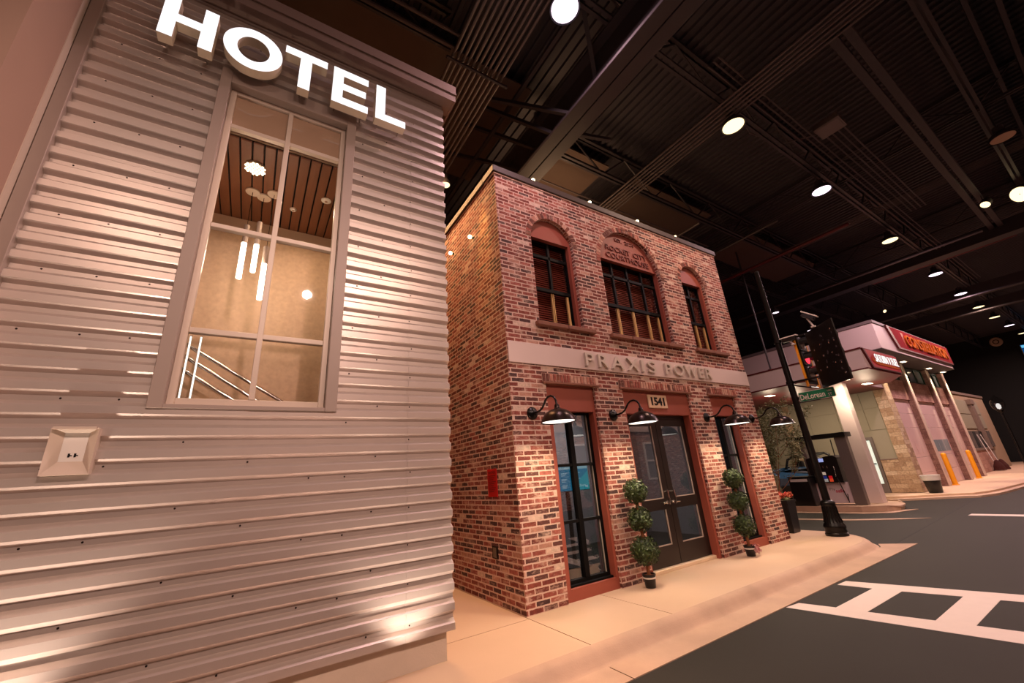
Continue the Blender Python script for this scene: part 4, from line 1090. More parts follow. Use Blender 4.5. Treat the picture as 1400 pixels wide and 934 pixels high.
for k, (xa, xb) in enumerate(((20.75, 23.28), (23.52, 26.86), (27.14, 29.4))):
    mb = MB(); h = 3.42 / 6
    for i in range(6): mb.box(xa, xb, 5.27, 5.31, i * h + 0.004, (i + 1) * h - 0.004, 0.004)
    rd = put('roll_door', mb, M_GARAGE, gs)
    mb = MB(); n = 4; w_ = (xb - xa - 0.3) / n
    for i in range(n): mb.box(xa + 0.15 + i * w_ + 0.02, xa + 0.15 + (i + 1) * w_ - 0.02, 5.265, 5.272, 1.28, 1.76)
    put('door_window', mb, M_SKYGL if k == 1 else M_GARAGE, rd)
for xa, xb in ((20.85, 23.28), (23.52, 26.86), (27.14, 29.4)):
    mb = MB(); mb.prism([(xa, 4.25), (xb, 4.25), (xb, 4.98), (xa, 4.98)], [[(xa + (xb - xa) * i / 3 + 0.07, 4.33), (xa + (xb - xa) * (i + 1) / 3 - 0.07, 4.33), (xa + (xb - xa) * (i + 1) / 3 - 0.07, 4.92), (xa + (xb - xa) * i / 3 + 0.07, 4.92)] for i in range(3)], 'y', 5.24, 5.32)
    cw = put('clerestory_window', mb, M_GREENF, gs)
    for i in range(3):
        mb = MB(); mb.box(xa + (xb - xa) * i / 3 + 0.06, xa + (xb - xa) * (i + 1) / 3 - 0.06, 5.28, 5.286, 4.32, 4.93); put('pane', mb, M_SKYGL, cw)
# shop entrance on the side wall
mb = MB(); mb.prism([(5.98, 0.0), (7.05, 0.0), (7.05, 2.02), (5.98, 2.02)], [[(6.08, 0.32), (6.48, 0.32), (6.48, 1.90), (6.08, 1.90)], [(6.56, 0.1), (6.96, 0.1), (6.96, 1.90), (6.56, 1.90)]], 'x', WX - 0.07, WX + 0.02); ed = put('shop_door', mb, M_PUMPG, gs)
mb = MB(); mb.box(WX - 0.04, WX - 0.03, 6.07, 6.97, 0.1, 1.91); put('frosted_pane', mb, M_LITGL, ed)
mb = MB(); mb.box(WX - 0.09, WX - 0.07, 6.1, 6.46, 1.02, 1.06); put('push_bar', mb, M_CHROME, ed)
# canopy
cn = thing('station_canopy', 'white flat filling station canopy with dark red stripes and recessed lights', 'canopy', (16.25, 5.4, 0))
CXf, CYf = 14.5, 3.84
def cplan(o):     # canopy outline grown by o
    return [(CXf - o, CYf - o), (17.28 + o * 0.5, CYf - o), (18.55 + o, 4.5 - o * 0.5), (18.55 + o, 5.1 - o), (WX - 0.07, 5.1 - o), (WX - 0.07, 9.8 + o), (CXf - o, 9.8 + o)]
mb = MB(); mb.prism(cplan(0), None, 'z', 3.74, 4.34); put('fascia', mb, M_CANOPY, cn)
mb = MB(); mb.prism(cplan(-0.02), None, 'z', 3.725, 3.742); put('soffit', mb, M_SOFFIT, cn)
for z in (3.735, 4.335):
    mb = MB(); mb.prism(cplan(0.02), None, 'z', z - 0.02, z + 0.022); put('accent_stripe', mb, M_REDL, cn, label='dark red edge stripe')
mb = MB(); mb.box(16.2, 16.55, 5.08, 5.45, 0.0, 3.73, 0.006); put('support_column', mb, M_CANOPY, cn)
mb = MB(); mb.box(16.2, 16.55, 8.6, 8.97, 0.0, 3.73, 0.006); put('support_column', mb, M_CANOPY, cn)
for (x, y) in ((16.0, 7.25), (15.75, 4.85), (17.75, 4.86), (18.1, 7.2), (16.0, 8.7)):
    mb = MB(); mb.box(x - 0.34, x + 0.34, y - 0.2, y + 0.2, 3.716, 3.728, 0.003); dl = put('downlight', mb, M_PUMPG, cn)
    mb = MB(); mb.box(x - 0.19, x + 0.19, y - 0.11, y + 0.11, 3.708, 3.717); put('lit_lens', mb, M_DOWN, dl)
t = thing('fuel_sign', 'slanted red lower sign panel reading SATURN V FUEL on the canopy front', 'sign', (16.0, CYf, 3.8))
mb = MB(); mb.prism([(14.62, 4.31), (14.95, 3.80), (17.27, 3.80), (17.27, 4.31)], None, 'y', CYf - 0.05, CYf); put('sign_panel', mb, M_SIGNR, t)
mb = MB(); mb.prism([(14.50, 4.33), (14.86, 3.765), (17.27, 3.765), (17.27, 3.80), (14.95, 3.80), (14.62, 4.33)], None, 'y', CYf - 0.055, CYf); put('slanted_border', mb, M_REDL, t)
mb = MB(); mb.text('SATURN V FUEL', lambda u, v, d: (15.28 + u, CYf - 0.05 - d, 3.98 + v), 1.95, 0.25, 0.012); put('lit_lettering', mb, glow('white sign lettering', (255, 250, 244), 1.1), t)
mb = MB()
mb.prism([(15.05, 4.12), (15.3, 3.94), (15.3, 4.0), (17.2, 3.93), (17.2, 3.88), (15.3, 3.90), (15.0, 4.0)], None, 'y', CYf - 0.056, CYf - 0.05); put('orange_swoosh', mb, M_ORANGE, t)
# tall roof box with red sign
BX0, BX1, BY = 19.0, 28.7, 4.43
rb = thing('roof_box', 'tall white parapet box above the filling station shop front', 'roof box', (23.8, 4.43, 5.0))
mb = MB(); mb.box(BX0, BX1, BY, 12.0, 5.03, 6.02, 0.01); put('parapet_panel', mb, M_CANOPY, rb)
mb = MB(); mb.box(BX0 + 0.01, BX1 + 0.2, BY + 0.02, 11.98, 5.0, 5.035); put('soffit', mb, M_SOFFD, rb)
mb = MB(); mb.box(BX0 - 0.03, BX1 + 0.03, BY - 0.03, 12.03, 6.02, 6.14, 0.008); put('parapet_cap', mb, M_GREYCAP, rb)
for x in (20.9, 23.04, 26.67, 29.0):
    mb = MB(); mb.box(x - 0.22, x + 0.22, 4.78, 4.98, 4.988, 5.002); sl = put('soffit_light', mb, M_WHITEIN, rb)
    mb = MB(); mb.box(x - 0.16, x + 0.16, 4.81, 4.95, 4.982, 4.989); put('lit_lens', mb, M_DOWN, sl)
t = thing('roof_sign', 'long slanted red upper sign panel with orange lettering on the parapet box', 'sign', (24.4, BY, 5.2))
mb = MB(); mb.prism([(20.55, 6.08), (21.1, 5.26), (28.75, 5.26), (28.75, 6.08)], None, 'y', BY - 0.06, BY); put('sign_panel', mb, M_SIGNR2, t)
mb = MB(); mb.prism([(20.25, 6.1), (20.85, 5.20), (28.75, 5.20), (28.75, 5.26), (21.1, 5.26), (20.55, 6.1)], None, 'y', BY - 0.066, BY); put('slanted_border', mb, M_REDL, t)
mb = MB(); mb.text('CONSTELLATION', lambda u, v, d: (22.1 + u, BY - 0.06 - d, 5.42 + v), 6.0, 0.5, 0.05, bold=0.01); put('orange_lettering', mb, M_ORANGE, t)
mb = MB(); mb.prism([(21.75, 5.98), (22.05, 5.98), (22.0, 5.45), (21.85, 5.36)], None, 'y', BY - 0.068, BY - 0.06); put('flame_mark', mb, mat('dark orange flame', (150, 50, 16), 0.5), t)

# fuel pump
PXp = 15.6
fp = thing('fuel_pump', 'black fuel pump in a grey portal frame with a pale printed skirt on the island', 'fuel pump', (15.8, 6.0, 0))
mb = MB(); mb.box(PXp, PXp + 0.2, 5.27, 5.58, 0.0, 2.0, 0.008); put('side_post', mb, M_PUMPG, fp)
mb = MB(); mb.box(PXp + 0.05, PXp + 0.4, 6.50, 6.62, 0.0, 2.0, 0.006); put('side_post', mb, M_PUMPG, fp)
mb = MB(); mb.box(PXp - 0.08, PXp + 0.42, 5.24, 6.68, 2.0, 2.14, 0.008); put('top_beam', mb, M_BLACKP, fp)
mb = MB(); mb.box(PXp + 0.04, PXp + 0.4, 5.58, 6.50, 0.05, 0.66, 0.006); sk = put('skirt_panel', mb, M_PUMPW, fp)
mb = MB()
mb.text('Fly', lambda u, v, d: (PXp + 0.04 - d, 6.14 - u, 0.40 + v), 0.15, 0.1, 0.003)
put('grey_lettering', mb, M_PUMPG, sk)
mb = MB(); mb.text('safe', lambda u, v, d: (PXp + 0.04 - d, 5.99 - u, 0.36 + v), 0.24, 0.1, 0.003, bold=0.02); put('red_lettering', mb, mat('crimson print', (190, 30, 70), 0.5), sk)
mb = MB(); mb.prism([(5.66, 0.66), (6.50, 0.66), (6.52, 1.40), (6.38, 1.45), (6.2, 1.42), (6.12, 1.40), (5.98, 1.45), (5.76, 1.47), (5.66, 1.40)], None, 'x', PXp - 0.06, PXp + 0.42); hd = put('pump_head', mb, M_BLACKP, fp)
mb = MB(); mb.box(PXp - 0.064, PXp - 0.058, 6.03, 6.19, 1.29, 1.40); put('display', mb, glow('pale violet display', (170, 180, 240), 0.8), hd)
for y in (6.09, 5.98):
    mb = MB(); mb.box(PXp - 0.075, PXp - 0.058, y - 0.01, y + 0.01, 1.10, 1.17); put('card_slot', mb, M_CHROME, hd)
for (y, z, c) in ((6.12, 0.94, (236, 226, 206)), (6.12, 0.82, (40, 60, 150)), (5.97, 0.82, (226, 30, 40)), (6.11, 0.735, (190, 196, 190)), (5.97, 0.735, (240, 90, 50))):
    mb = MB(); mb.box(PXp - 0.07, PXp - 0.058, y - 0.05, y + 0.05, z - 0.045, z + 0.045, 0.004); put('grade_button', mb, mat('grade button', c, 0.4, emit=c, es=0.25, var=0), hd)
mb = MB(); mb.box(PXp - 0.064, PXp - 0.058, 6.19, 6.215, 0.70, 0.86); put('price_strip', mb, M_WHITEIN, hd)
mb = MB()
mb.tube([(PXp - 0.09, 5.80, 0.92), (PXp - 0.1, 5.79, 1.04), (PXp - 0.08, 5.80, 1.14)], 0.02, 8); mb.tube([(PXp - 0.09, 5.80, 0.92), (PXp - 0.11, 5.80, 0.84)], 0.012, 8)
put('nozzle', mb, M_CHROME, fp)
mb = MB(); mb.tube([(PXp - 0.1, 5.79, 0.80), (PXp - 0.04, 5.78, 0.60), (PXp, 5.74, 0.3), (PXp - 0.02, 5.70, 0.08), (PXp + 0.1, 5.72, 0.5), (PXp + 0.1, 5.74, 1.2), (PXp + 0.05, 5.70, 1.95)], 0.014, 8); put('hose', mb, M_RUBBER, fp, smooth='all')
t = thing('squeegee_bin', 'black island bin with a pale strip, left of the fuel pump', 'bin', (15.4, 6.73, 0))
mb = MB(); mb.box(15.1, 15.49, 6.42, 7.03, 0.0, 0.86, 0.02); bb = put('body', mb, M_BLACKP, t)
mb = MB(); mb.box(15.09, 15.10, 6.47, 6.97, 0.74, 0.82); put('pale_strip', mb, M_WHITEP, t)
mb = MB(); mb.box(15.08, 15.50, 6.40, 7.05, 0.86, 0.90, 0.01); put('lid', mb, M_BLACKP, t)

# blue car beyond the island
car = thing('car', 'blue open car with black roof hoops parked behind the island bin', 'car', (18.2, 7.7, RZ))
mb = MB()
sideo = [(17.2, 0.45), (17.2, 0.85), (17.35, 1.0), (17.9, 1.06), (18.1, 1.12), (19.6, 1.12), (19.75, 0.95), (19.75, 0.45)]
mb.prism([(p[0], p[1]) for p in sideo], None, 'y', 7.05, 8.35)
bmesh.ops.bevel(mb.bm, geom=[e for e in mb.bm.edges if abs(e.verts[0].co.y - e.verts[1].co.y) < 1e-5 and e.verts[0].co.z > 0.6 and e.verts[1].co.z > 0.6 and len(e.link_faces) == 2], offset=0.08, segments=3, affect='EDGES')
put('body', mb, M_BLUECAR, car, smooth=True)
for x in (17.65, 19.3):
    for y in (7.05, 8.17):
        mb = MB(); mb.lathe([(0.2, 0), (0.3, 0.02), (0.31, 0.09), (0.3, 0.16), (0.2, 0.18)], (x, y, RZ + 0.31), 24, (0, 1, 0)); wh = put('wheel', mb, M_RUBBER, car, smooth=True)
        mb = MB(); mb.lathe([(0.19, -0.002), (0.19, 0.182)], (x, y, RZ + 0.31), 18, (0, 1, 0)); put('rim', mb, M_PUMPG, wh)
mb = MB(); mb.box(17.14, 17.22, 7.1, 8.3, 0.28, 0.5, 0.02); put('bumper', mb, M_BLACKP, car)
for y in (7.2, 8.2):
    mb = MB(); mb.lathe([(0.0, 0.02), (0.085, 0.012), (0.095, 0.0)], (17.2, y, 0.72), 18, (-1, 0, 0), caps=False); put('headlamp', mb, M_WHITEP, car)
for x, z in ((17.95, 1.5), (18.9, 1.58)):
    mb = MB(); mb.tube([(x, 7.1, 1.08), (x + 0.15, 7.14, z - 0.08), (x + 0.18, 7.3, z), (x + 0.18, 8.05, z), (x + 0.15, 8.24, z - 0.08), (x, 8.3, 1.08)], 0.045, 10); put('roof_hoop', mb, M_BLACKP, car, smooth='all')
for y in (7.3, 8.08):
    mb = MB(); mb.tube([(18.12, y, 1.5), (19.08, y, 1.58)], 0.04, 10); put('roof_rail', mb, M_BLACKP, car)
    mb = MB(); mb.box(18.6, 18.75, y - 0.15, y + 0.2, 1.0, 1.35, 0.04); put('seat_back', mb, M_BLACKP, car)
mb = MB(); mb.lathe([(0.15, -0.012), (0.17, 0), (0.15, 0.012), (0.14, 0)], (18.35, 7.85, 1.2), 20, (-1, 0, 0.5), caps=False); put('steering_wheel', mb, M_BLACKP, car)

# bin, bollards, far things
t = thing('litter_bin', 'black round litter bin with a white liner in front of the stone corner', 'bin', (20.05, 4.74, 0))
c = (20.0, 4.74, 0)
mb = MB(); mb.lathe([(0.17, 0), (0.185, 0.02), (0.235, 0.50), (0.225, 0.50), (0.0, 0.08)], c, 28, caps=False); put('body', mb, M_BLACKP, t, smooth=True)
mb = MB(); mb.lathe([(0.240, 0.40), (0.246, 0.46), (0.258, 0.545), (0.262, 0.57), (0.24, 0.575), (0.225, 0.5), (0.2, 0.3)], c, 28, caps=False); put('liner', mb, M_LINER, t, smooth=True)
for x, y, lb in ((23.75, 4.98, 'near yellow bollard in front of the middle roll door'), (27.85, 5.0, 'far yellow bollard in front of the last roll door')):
    t = thing('bollard', lb, 'bollard', (x, y, -0.01), 'yellow bollards at the shop front')
    mb = MB(); mb.lathe([(0.085, 0), (0.085, 1.16), (0.075, 1.2), (0.045, 1.225), (0, 1.235)], (x, y, -0.01), 20); put('post', mb, M_BOLL, t, smooth=True)
    mb = MB(); mb.lathe([(0.12, 0), (0.12, 0.02), (0.088, 0.03)], (x, y, -0.01), 20); put('collar', mb, M_BOLL, t)
fb = thing('tan_building', 'low tan panelled building beyond the filling station with a dark striped window', 'building', (35, 5.7, 0))
mb = MB(); mb.box(29.75, 41.0, 5.7, 13.0, 0.0, 4.28); put('wall', mb, M_TAN, fb)
mb = MB(); mb.box(29.75, 41.05, 5.64, 13.05, 4.28, 4.42); put('roof_edge', mb, M_CORN, fb)
mb = MB()
for xa, xb in ((30.0, 32.9), (32.95, 35.9), (36.8, 38.6)):
    for za, zb_ in ((2.3, 3.1), (3.14, 3.95)): mb.box(xa, xb, 5.66, 5.70, za, zb_, 0.006)
put('wall_panel', mb, M_STOREP, fb)
mb = MB(); mb.box(36.0, 36.6, 5.5, 5.7, 0.0, 4.0, 0.01); mb.box(35.9, 36.7, 5.45, 5.7, 3.7, 4.0, 0.01); put('pilaster', mb, M_CORN, fb)
mb = MB(); mb.box(32.3, 38.3, 5.62, 5.72, 1.22, 2.14); wn = put('window_opening', mb, M_GAP, fb)
for k in range(4):
    mb = MB(); mb.box(33.1 + k * 1.45, 33.75 + k * 1.45, 5.59, 5.62, 1.24, 2.12, 0.004); put('pale_slat', mb, M_PUMPG, wn)
mb = MB(); mb.box(31.6, 36.0, 5.5, 5.68, 0.0, 1.1, 0.01); put('block_base', mb, M_BLOCK, fb)
mb = MB(); mb.box(31.4, 36.4, 5.46, 5.68, 1.1, 1.22, 0.01); put('counter_ledge', mb, M_CORN, fb)
def broom(x, y, lab, dx):
    t = thing('broom', lab, 'broom', (x, y, 0), 'brooms by the tan building')
    mb = MB(); mb.tube([(x + dx, y + 0.1, 0.5), (x + dx * 2.2, 5.52, 1.95)], 0.02, 8); put('handle', mb, M_WHITEP, t)
    mb = MB(); mb.lathe([(0.24, 0.02), (0.2, 0.25), (0.09, 0.5), (0.03, 0.56)], (x, y, 0), 16); put('bristles', mb, M_BRISTLE, t)
broom(34.3, 5.25, 'dark red broom standing nearest by the tan building', -0.05)
broom(35.2, 5.22, 'dark red broom standing farther right by the tan building', -0.1)
t = thing('globe_lamp', 'distant street lamp with a clear acorn globe at the far right', 'street lamp', (30, 3.75, 0))
mb = MB(); mb.lathe([(0.16, 0), (0.15, 0.12), (0.07, 0.3), (0.05, 0.5), (0.042, 2.8), (0.08, 2.84), (0.11, 2.9)], (30, 3.75, -0.02), 16); put('post', mb, M_BLACKM, t, smooth=True)
mb = MB(); mb.lathe([(0.11, 2.9), (0.22, 3.05), (0.25, 3.25), (0.2, 3.4), (0.0, 3.66)], (30, 3.75, -0.02), 12, caps=False); put('globe', mb, glass_mat('clear globe', (240, 240, 240), 1.6), t)
mb = MB(); mb.lathe([(0.0, 2.95), (0.07, 3.0), (0.085, 3.12), (0.05, 3.22), (0.0, 3.24)], (30, 3.75, -0.02), 12); put('bulb', mb, glow('soft white bulb', (255, 246, 240), 1.0), t)
# ---------------------------------------------------------------- roof structure
def truss(y, x0, x1, zb_=8.4, zt_=9.25, step=0.8, m=M_STEELD, w=0.06, ax='x'):
    mb = MB()
    def p(a, z, o=0): return (a, y + o, z) if ax == 'x' else (y + o, a, z)
    for o in (-0.05, 0.05):
        mb.bar(p(x0, zb_, o), p(x1, zb_, o), w * 0.9, w); mb.bar(p(x0, zt_, o), p(x1, zt_, o), w, w * 1.2)
    x = x0; k = 0
    while x < x1 - step * 0.5:
        a, b = (zb_, zt_) if k % 2 == 0 else (zt_, zb_)
        mb.bar(p(x, a), p(min(x1, x + step), b), w * 0.55); x += step; k += 1
    return struct('ceiling_truss', mb, m)
truss(2.62, 3.2, 47, step=0.95)
truss(5.25, 4.6, 47, step=0.95)
truss(7.2, 4.6, 47, step=0.95)
truss(4.25, -1.6, 2.05, step=0.8, w=0.05)
truss(-0.1, 5, 47, step=1.2); truss(-2.6, 5, 47, step=1.2)
for x in (13.0, 19.5, 33.0):
    truss(x, -8, 12, zb_=8.6, zt_=9.25, step=0.8, ax='y', w=0.05)
def cbox(x0, x1, y0, y1, z0, z1, m=M_STEELD, name='ceiling_beam', bev=0.01):
    mb = MB(); mb.box(x0, x1, y0, y1, z0, z1, bev); return struct(name, mb, m)
# big beam across the street: two flanges with a dark seam, and its web
mb = MB(); mb.box(4.10, 4.355, -8, 10, 7.6, 7.66, 0.006); mb.box(4.375, 4.63, -8, 10, 7.6, 7.66, 0.006); mb.box(4.26, 4.30, -8, 10, 7.66, 8.35); mb.box(4.43, 4.47, -8, 10, 7.66, 8.35); mb.box(4.10, 4.63, -8, 10, 8.35, 8.41)
struct('ceiling_beam', mb, M_STEELD)
mb = MB()
for a, b in (((4.2, 3.9, 7.75), (3.2, 4.9, 8.6)), ((4.2, 4.4, 7.75), (3.2, 5.2, 8.7)), ((3.55, -6, 8.5), (3.55, 8, 8.5)), ((4.36, 5.6, 7.9), (2.6, 7.2, 9.2)), ((4.36, 4.4, 7.9), (5.9, 4.4, 8.42)), ((4.36, 3.3, 7.9), (3.0, 2.2, 9.2)), ((4.36, 5.0, 7.95), (3.1, 5.9, 8.9))): mb.bar(a, b, 0.07)
struct('ceiling_brace', mb, M_STEELD)
mb = MB(); mb.bar((7.7, 1.6, 8.5), (21.4, 1.6, 8.5), 0.14, 0.1); 
cbox(7.7, 21.5, 0.60, 0.74, 8.3, 8.42); cbox(7.7, 21.5, 0.80, 0.94, 8.3, 8.42)
for x in (27.3, 31.0): cbox(x, x + 0.3, -9, 12, 7.9, 8.4)
cbox(20.4, 20.9, -8, 12, 8.0, 8.5)
# smooth board panels between the joists
for x0, x1, y0, y1 in ((4.9, 7.0, 5.4, 7.1), (8.0, 11.5, 5.4, 7.0), (4.8, 11.5, 7.4, 11), (-1.6, 4.0, 4.6, 7.5), (14, 19, 5.4, 7.0)):
    cbox(x0, x1, y0, y1, 8.96, 9.0, M_BROWNP, 'ceiling_panel', 0)
# conduits
def conduits(n, fn, r=0.022, m=M_CONDUIT):
    for k in range(n):
        a, b = fn(k); mb = MB(); mb.tube([a, b], r, 8)
        struct('ceiling_conduit', mb, m)
conduits(11, lambda k: ((2.06 + k * 0.092, -6, 8.2 + 0.012 * (k % 2)), (2.06 + k * 0.092, 9.5, 8.2 + 0.012 * (k % 2))), 0.026)
cbox(1.95, 3.12, 4.22, 4.27, 8.10, 8.15, M_STEELD)
cbox(1.95, 3.12, 0.6, 0.65, 8.10, 8.15, M_STEELD)
conduits(6, lambda k: ((7.08 + k * 0.105, -6, 8.2), (7.08 + k * 0.105, 9.5, 8.2)), 0.022)
conduits(4, lambda k: ((10.2, 1.6 + k * 0.11, 8.4), (16.4, 1.6 + k * 0.11, 8.4)), 0.016)
conduits(2, lambda k: ((-1.6, 3.95 + k * 0.22, 8.3), (2.1, 3.95 + k * 0.22, 8.3)), 0.03)
conduits(3, lambda k: ((6.2, 2.25 - k * 0.1, 8.3), (26, 2.25 - k * 0.1, 8.3)), 0.016)
conduits(5, lambda k: ((15.4 + 0.1 * k, -8, 8.55), (15.4 + 0.1 * k, 9, 8.55)), 0.016)
conduits(1, lambda k: ((9.9, 5.0, 7.9), (9.9, 9.0, 7.9)), 0.035)
conduits(1, lambda k: ((19.0, 1.0, 7.9), (19.0, 9.0, 7.9)), 0.04)
conduits(1, lambda k: ((12.3, 4.0, 8.1), (12.3, 9.0, 8.1)), 0.03)
conduits(1, lambda k: ((4.7, 6.0, 8.3), (12, 6.0, 8.3)), 0.02)
mb = MB(); mb.tube([(14.4, 3.0, 8.0), (14.4, 8.5, 8.0)], 0.05, 10); struct('ceiling_pipe', mb, M_REDP)
mb = MB(); mb.tube([(21.5, 0.5, 8.2), (21.5, 4.5, 8.2)], 0.05, 10); struct('ceiling_pipe', mb, M_REDP)
# sprinkler side joists at the dark right part: exposed ribs along the street
for k in range(11):
    y = -0.6 - k * 0.34
    cbox(4, 46, y, y + 0.07, 9.05, 9.25, M_STEELD, 'ceiling_rib', 0)
t = thing('ceiling_junction_box', 'flat grey junction box where thin conduits meet on the ceiling', 'junction box', (10.05, 1.76, 8.4))
mb = MB(); mb.box(9.8, 10.3, 1.52, 2.0, 8.33, 8.47, 0.008); put('box_body', mb, M_CONDUIT, t)
mb = MB(); mb.box(9.83, 10.27, 1.55, 1.97, 8.322, 8.331, 0.003); put('cover_plate', mb, M_CONDUIT, t)
mb = MB(); mb.tube([(10.1, 2.0, 8.4), (9.6, 2.6, 8.42), (8.6, 2.75, 8.4), (8.0, 2.62, 8.45)], 0.012, 6); struct('ceiling_conduit', mb, M_CONDUIT)

# high bay lamps
LAMPX = [3.16, 7.59, 11.79, 17.0, 22.4, 26.7, 30.4, 34.0, 37.6, 41.5]
LAMPY = [2.68, 2.66, 2.70, 2.74, 2.80, 2.88, 2.92, 2.90, 2.82, 2.74]
def highbay(x, y, z, mlens, lab, hang=None, r=0.2, grp='high bay lamps over the street'):
    t = thing('high_bay_lamp', lab, 'ceiling lamp', (x, y, z), grp)
    mb = MB(); mb.lathe([(r * 1.12, -0.012), (r * 1.14, 0.03), (r * 1.02, 0.08), (r * 0.75, 0.13), (r * 0.5, 0.16), (r * 0.45, 0.3), (r * 0.2, 0.32), (0, 0.32)], (x, y, z), 28, caps=False); put('housing', mb, M_STEELD, t, smooth=True)
    mb = MB(); mb.lathe([(0, -0.004), (r, -0.004), (r, 0.004), (0, 0.004)], (x, y, z), 28, caps=False); put('lit_lens', mb, mlens, t)
    mb = MB(); mb.tube([(x, y, z + 0.3), (x, y, (hang or 9.25))], 0.014, 8); put('hanger_rod', mb, M_STEELD, t)
    return t
for k, (x, y) in enumerate(zip(LAMPX, LAMPY)):
    lab = 'big high bay lamp nearest the camera, at the top edge' if k == 0 else ORD[k] + ' lit high bay lamp along the street row, counting from the nearest'
    highbay(x, y, 8.0, M_LAMPP if k in (0, 2, 4, 5, 8) else M_LAMPW, lab, hang=8.37)
highbay(13.64, -0.2, 8.0, M_BULK, 'unlit high bay lamp in the dark right part of the ceiling', grp=None)
# ---------------------------------------------------------------- lamps elsewhere on the ceiling
def at(px, py, z): return None
for (x, y, z, lb, r) in ((2.88, 6.5, 7.63, 'round bulb hanging in the dark gap between hotel and brick building', 0.09), (18.9, 7.35, 7.6, 'small white lamp seen just past the right edge of the brick building', 0.12), (23.6, 7.9, 7.6, 'small white lamp glowing above the security cameras', 0.13)):
    highbay(x, y, z, M_LAMPP if r > 0.1 else M_LAMPW, lb, r=r, grp=None)
def spot_can(x, y, z, lab, r, ln, aim):
    t = thing('track_spotlight', lab, 'spotlight', (x, y, z))
    d = Vector(aim).normalized()
    mb = MB(); mb.lathe([(r * 0.7, -ln), (r, -ln * 0.6), (r, 0), (r * 0.9, 0), (r * 0.8, -0.05)], (x, y, z), 18, d); put('can', mb, M_STEELD, t, smooth=True)
    mb = MB(); mb.lathe([(0, 0.0), (r * 0.85, -0.004)], (x, y, z), 18, d, caps=False); put('lit_lens', mb, M_LAMPW, t)
    mb = MB(); mb.tube([(x, y, z), (x, y, 8.8)], 0.012, 6); put('stem', mb, M_STEELD, t)
spot_can(17.2, 0.63, 8.0, 'small bright track spotlight near the double bar, upper right', 0.12, 0.25, (-0.6, 0.3, -0.7))
spot_can(17.46, 0.0, 8.0, 'bright spotlight cut off by the right photo edge', 0.25, 0.4, (-0.8, 0.5, -0.4))
spot_can(24.0, 5.0, 7.55, 'tiny lit spotlight above the red roof sign', 0.08, 0.2, (-0.5, -0.6, -0.6))
t = thing('hanging_rod', 'thin dark rod dropping from the ceiling to the white canopy', 'rod', (14.6, 6.35, 4.36))
mb = MB(); mb.tube([(14.6, 6.35, 4.36), (14.6, 6.35, 9.2)], 0.03, 8); put('rod', mb, M_STEELD, t)
mb = MB(); mb.lathe([(0.09, 0), (0.09, 0.03)], (14.6, 6.35, 4.35), 14); put('base_flange', mb, M_STEELD, t)
t = thing('wall_speaker', 'round pale loudspeaker high on the far black wall', 'speaker', (46, 4.43, 8.5))
mb = MB(); mb.lathe([(0.14, 0.0), (0.3, 0.015), (0.34, 0.06), (0.3, 0.2), (0.2, 0.3)], (46, 4.43, 8.5), 28, (1, 0, 0)); put('ring', mb, M_BULK, t, smooth=True)
mb = MB(); mb.lathe([(0.0, 0.05), (0.12, 0.0), (0.13, -0.01), (0.17, 0.0)], (46, 4.43, 8.5), 24, (1, 0, 0), caps=False); put('cone', mb, M_GAP, t)
mb = MB(); mb.box(46.2, 47.6, 4.38, 4.48, 8.45, 8.55); put('bracket', mb, M_STEELD, t)
t = thing('wall_screen', 'blue lit screen on the far wall at the right photo edge', 'screen', (46.2, 2.6, 7.0))
mb = MB(); mb.box(46.2, 46.35, 1.2, 3.52, 6.9, 8.0, 0.02); put('case', mb, M_BLACKP, t)
mb = MB(); mb.box(46.19, 46.2, 1.26, 3.46, 6.96, 7.94); put('display', mb, glow('deep blue display', (20, 80, 140), 0.7), t)
mb = MB(); mb.box(46.18, 46.19, 1.3, 3.44, 7.72, 7.9); put('title_bar', mb, glow('light blue bar', (110, 200, 240), 0.9), t)

# across the street, behind the camera: a brick front that the shop glass mirrors
op = thing('opposite_building', 'brick building across the street, seen only in the door glass', 'building', (16, -7, 0))
mb = MB(); mb.box(-2, 34, -7.4, -7.0, RZ, 5.5); put('front_wall', mb, M_BRICK, op)
for x in (4.0, 9.0, 13.8, 19.4, 25.5, 29.5):
    mb = MB(); mb.prism([(x, 0.9), (x + 1.4, 0.9), (x + 1.4, 3.0), (x, 3.0)], [[(x + .1, 1.0), (x + 1.3, 1.0), (x + 1.3, 1.9), (x + .1, 1.9)], [(x + .1, 2.0), (x + 1.3, 2.0), (x + 1.3, 2.9), (x + .1, 2.9)]], 'y', -7.0, -6.93); wn = put('window_frame', mb, M_WHITEIN, op)
    mb = MB(); mb.box(x + .05, x + 1.35, -6.99, -6.98, 0.95, 2.95); put('window_pane', mb, M_GREYW, wn)
mb = MB(); mb.box(-2, 34, -7.0, -6.9, 3.6, 4.0); put('band', mb, M_BAND, op)

# ---------------------------------------------------------------- lights
WARM = (255, 211, 188); PINK = (255, 208, 214)
HB = 175
for k, (x, y) in enumerate(zip(LAMPX, LAMPY)):
    light('high_bay_light', 'AREA', (x, y, 7.975), HB * (0.72 if k < 3 else 1.4), PINK if k in (0, 2, 3, 4, 5, 8) else WARM, 0.4)
for x in (-3.0, 3.0, 9.0, 15.0):        # the hall's second lamp row, over the far lane behind the camera
    light('high_bay_light', 'AREA', (x, -4.0, 8.0), 260, WARM, 0.4)
# hall spot behind the camera and two low wall washers close to the hotel siding
light('hall_spot', 'SPOT', (0.77, -3.0, 6.7), 1150, (255, 214, 198), 0.1, (-0.2, 4.0, 1.4), 66, 0.8)
light('uplight', 'SPOT', (-1.25, 3.62, 0.06), 130, (255, 226, 206), 0.05, (-1.35, 3.98, 1.6), 96, 0.7)
light('uplight', 'SPOT', (1.32, 3.66, 0.06), 60, (255, 226, 206), 0.05, (1.35, 3.98, 1.6), 100, 0.7)
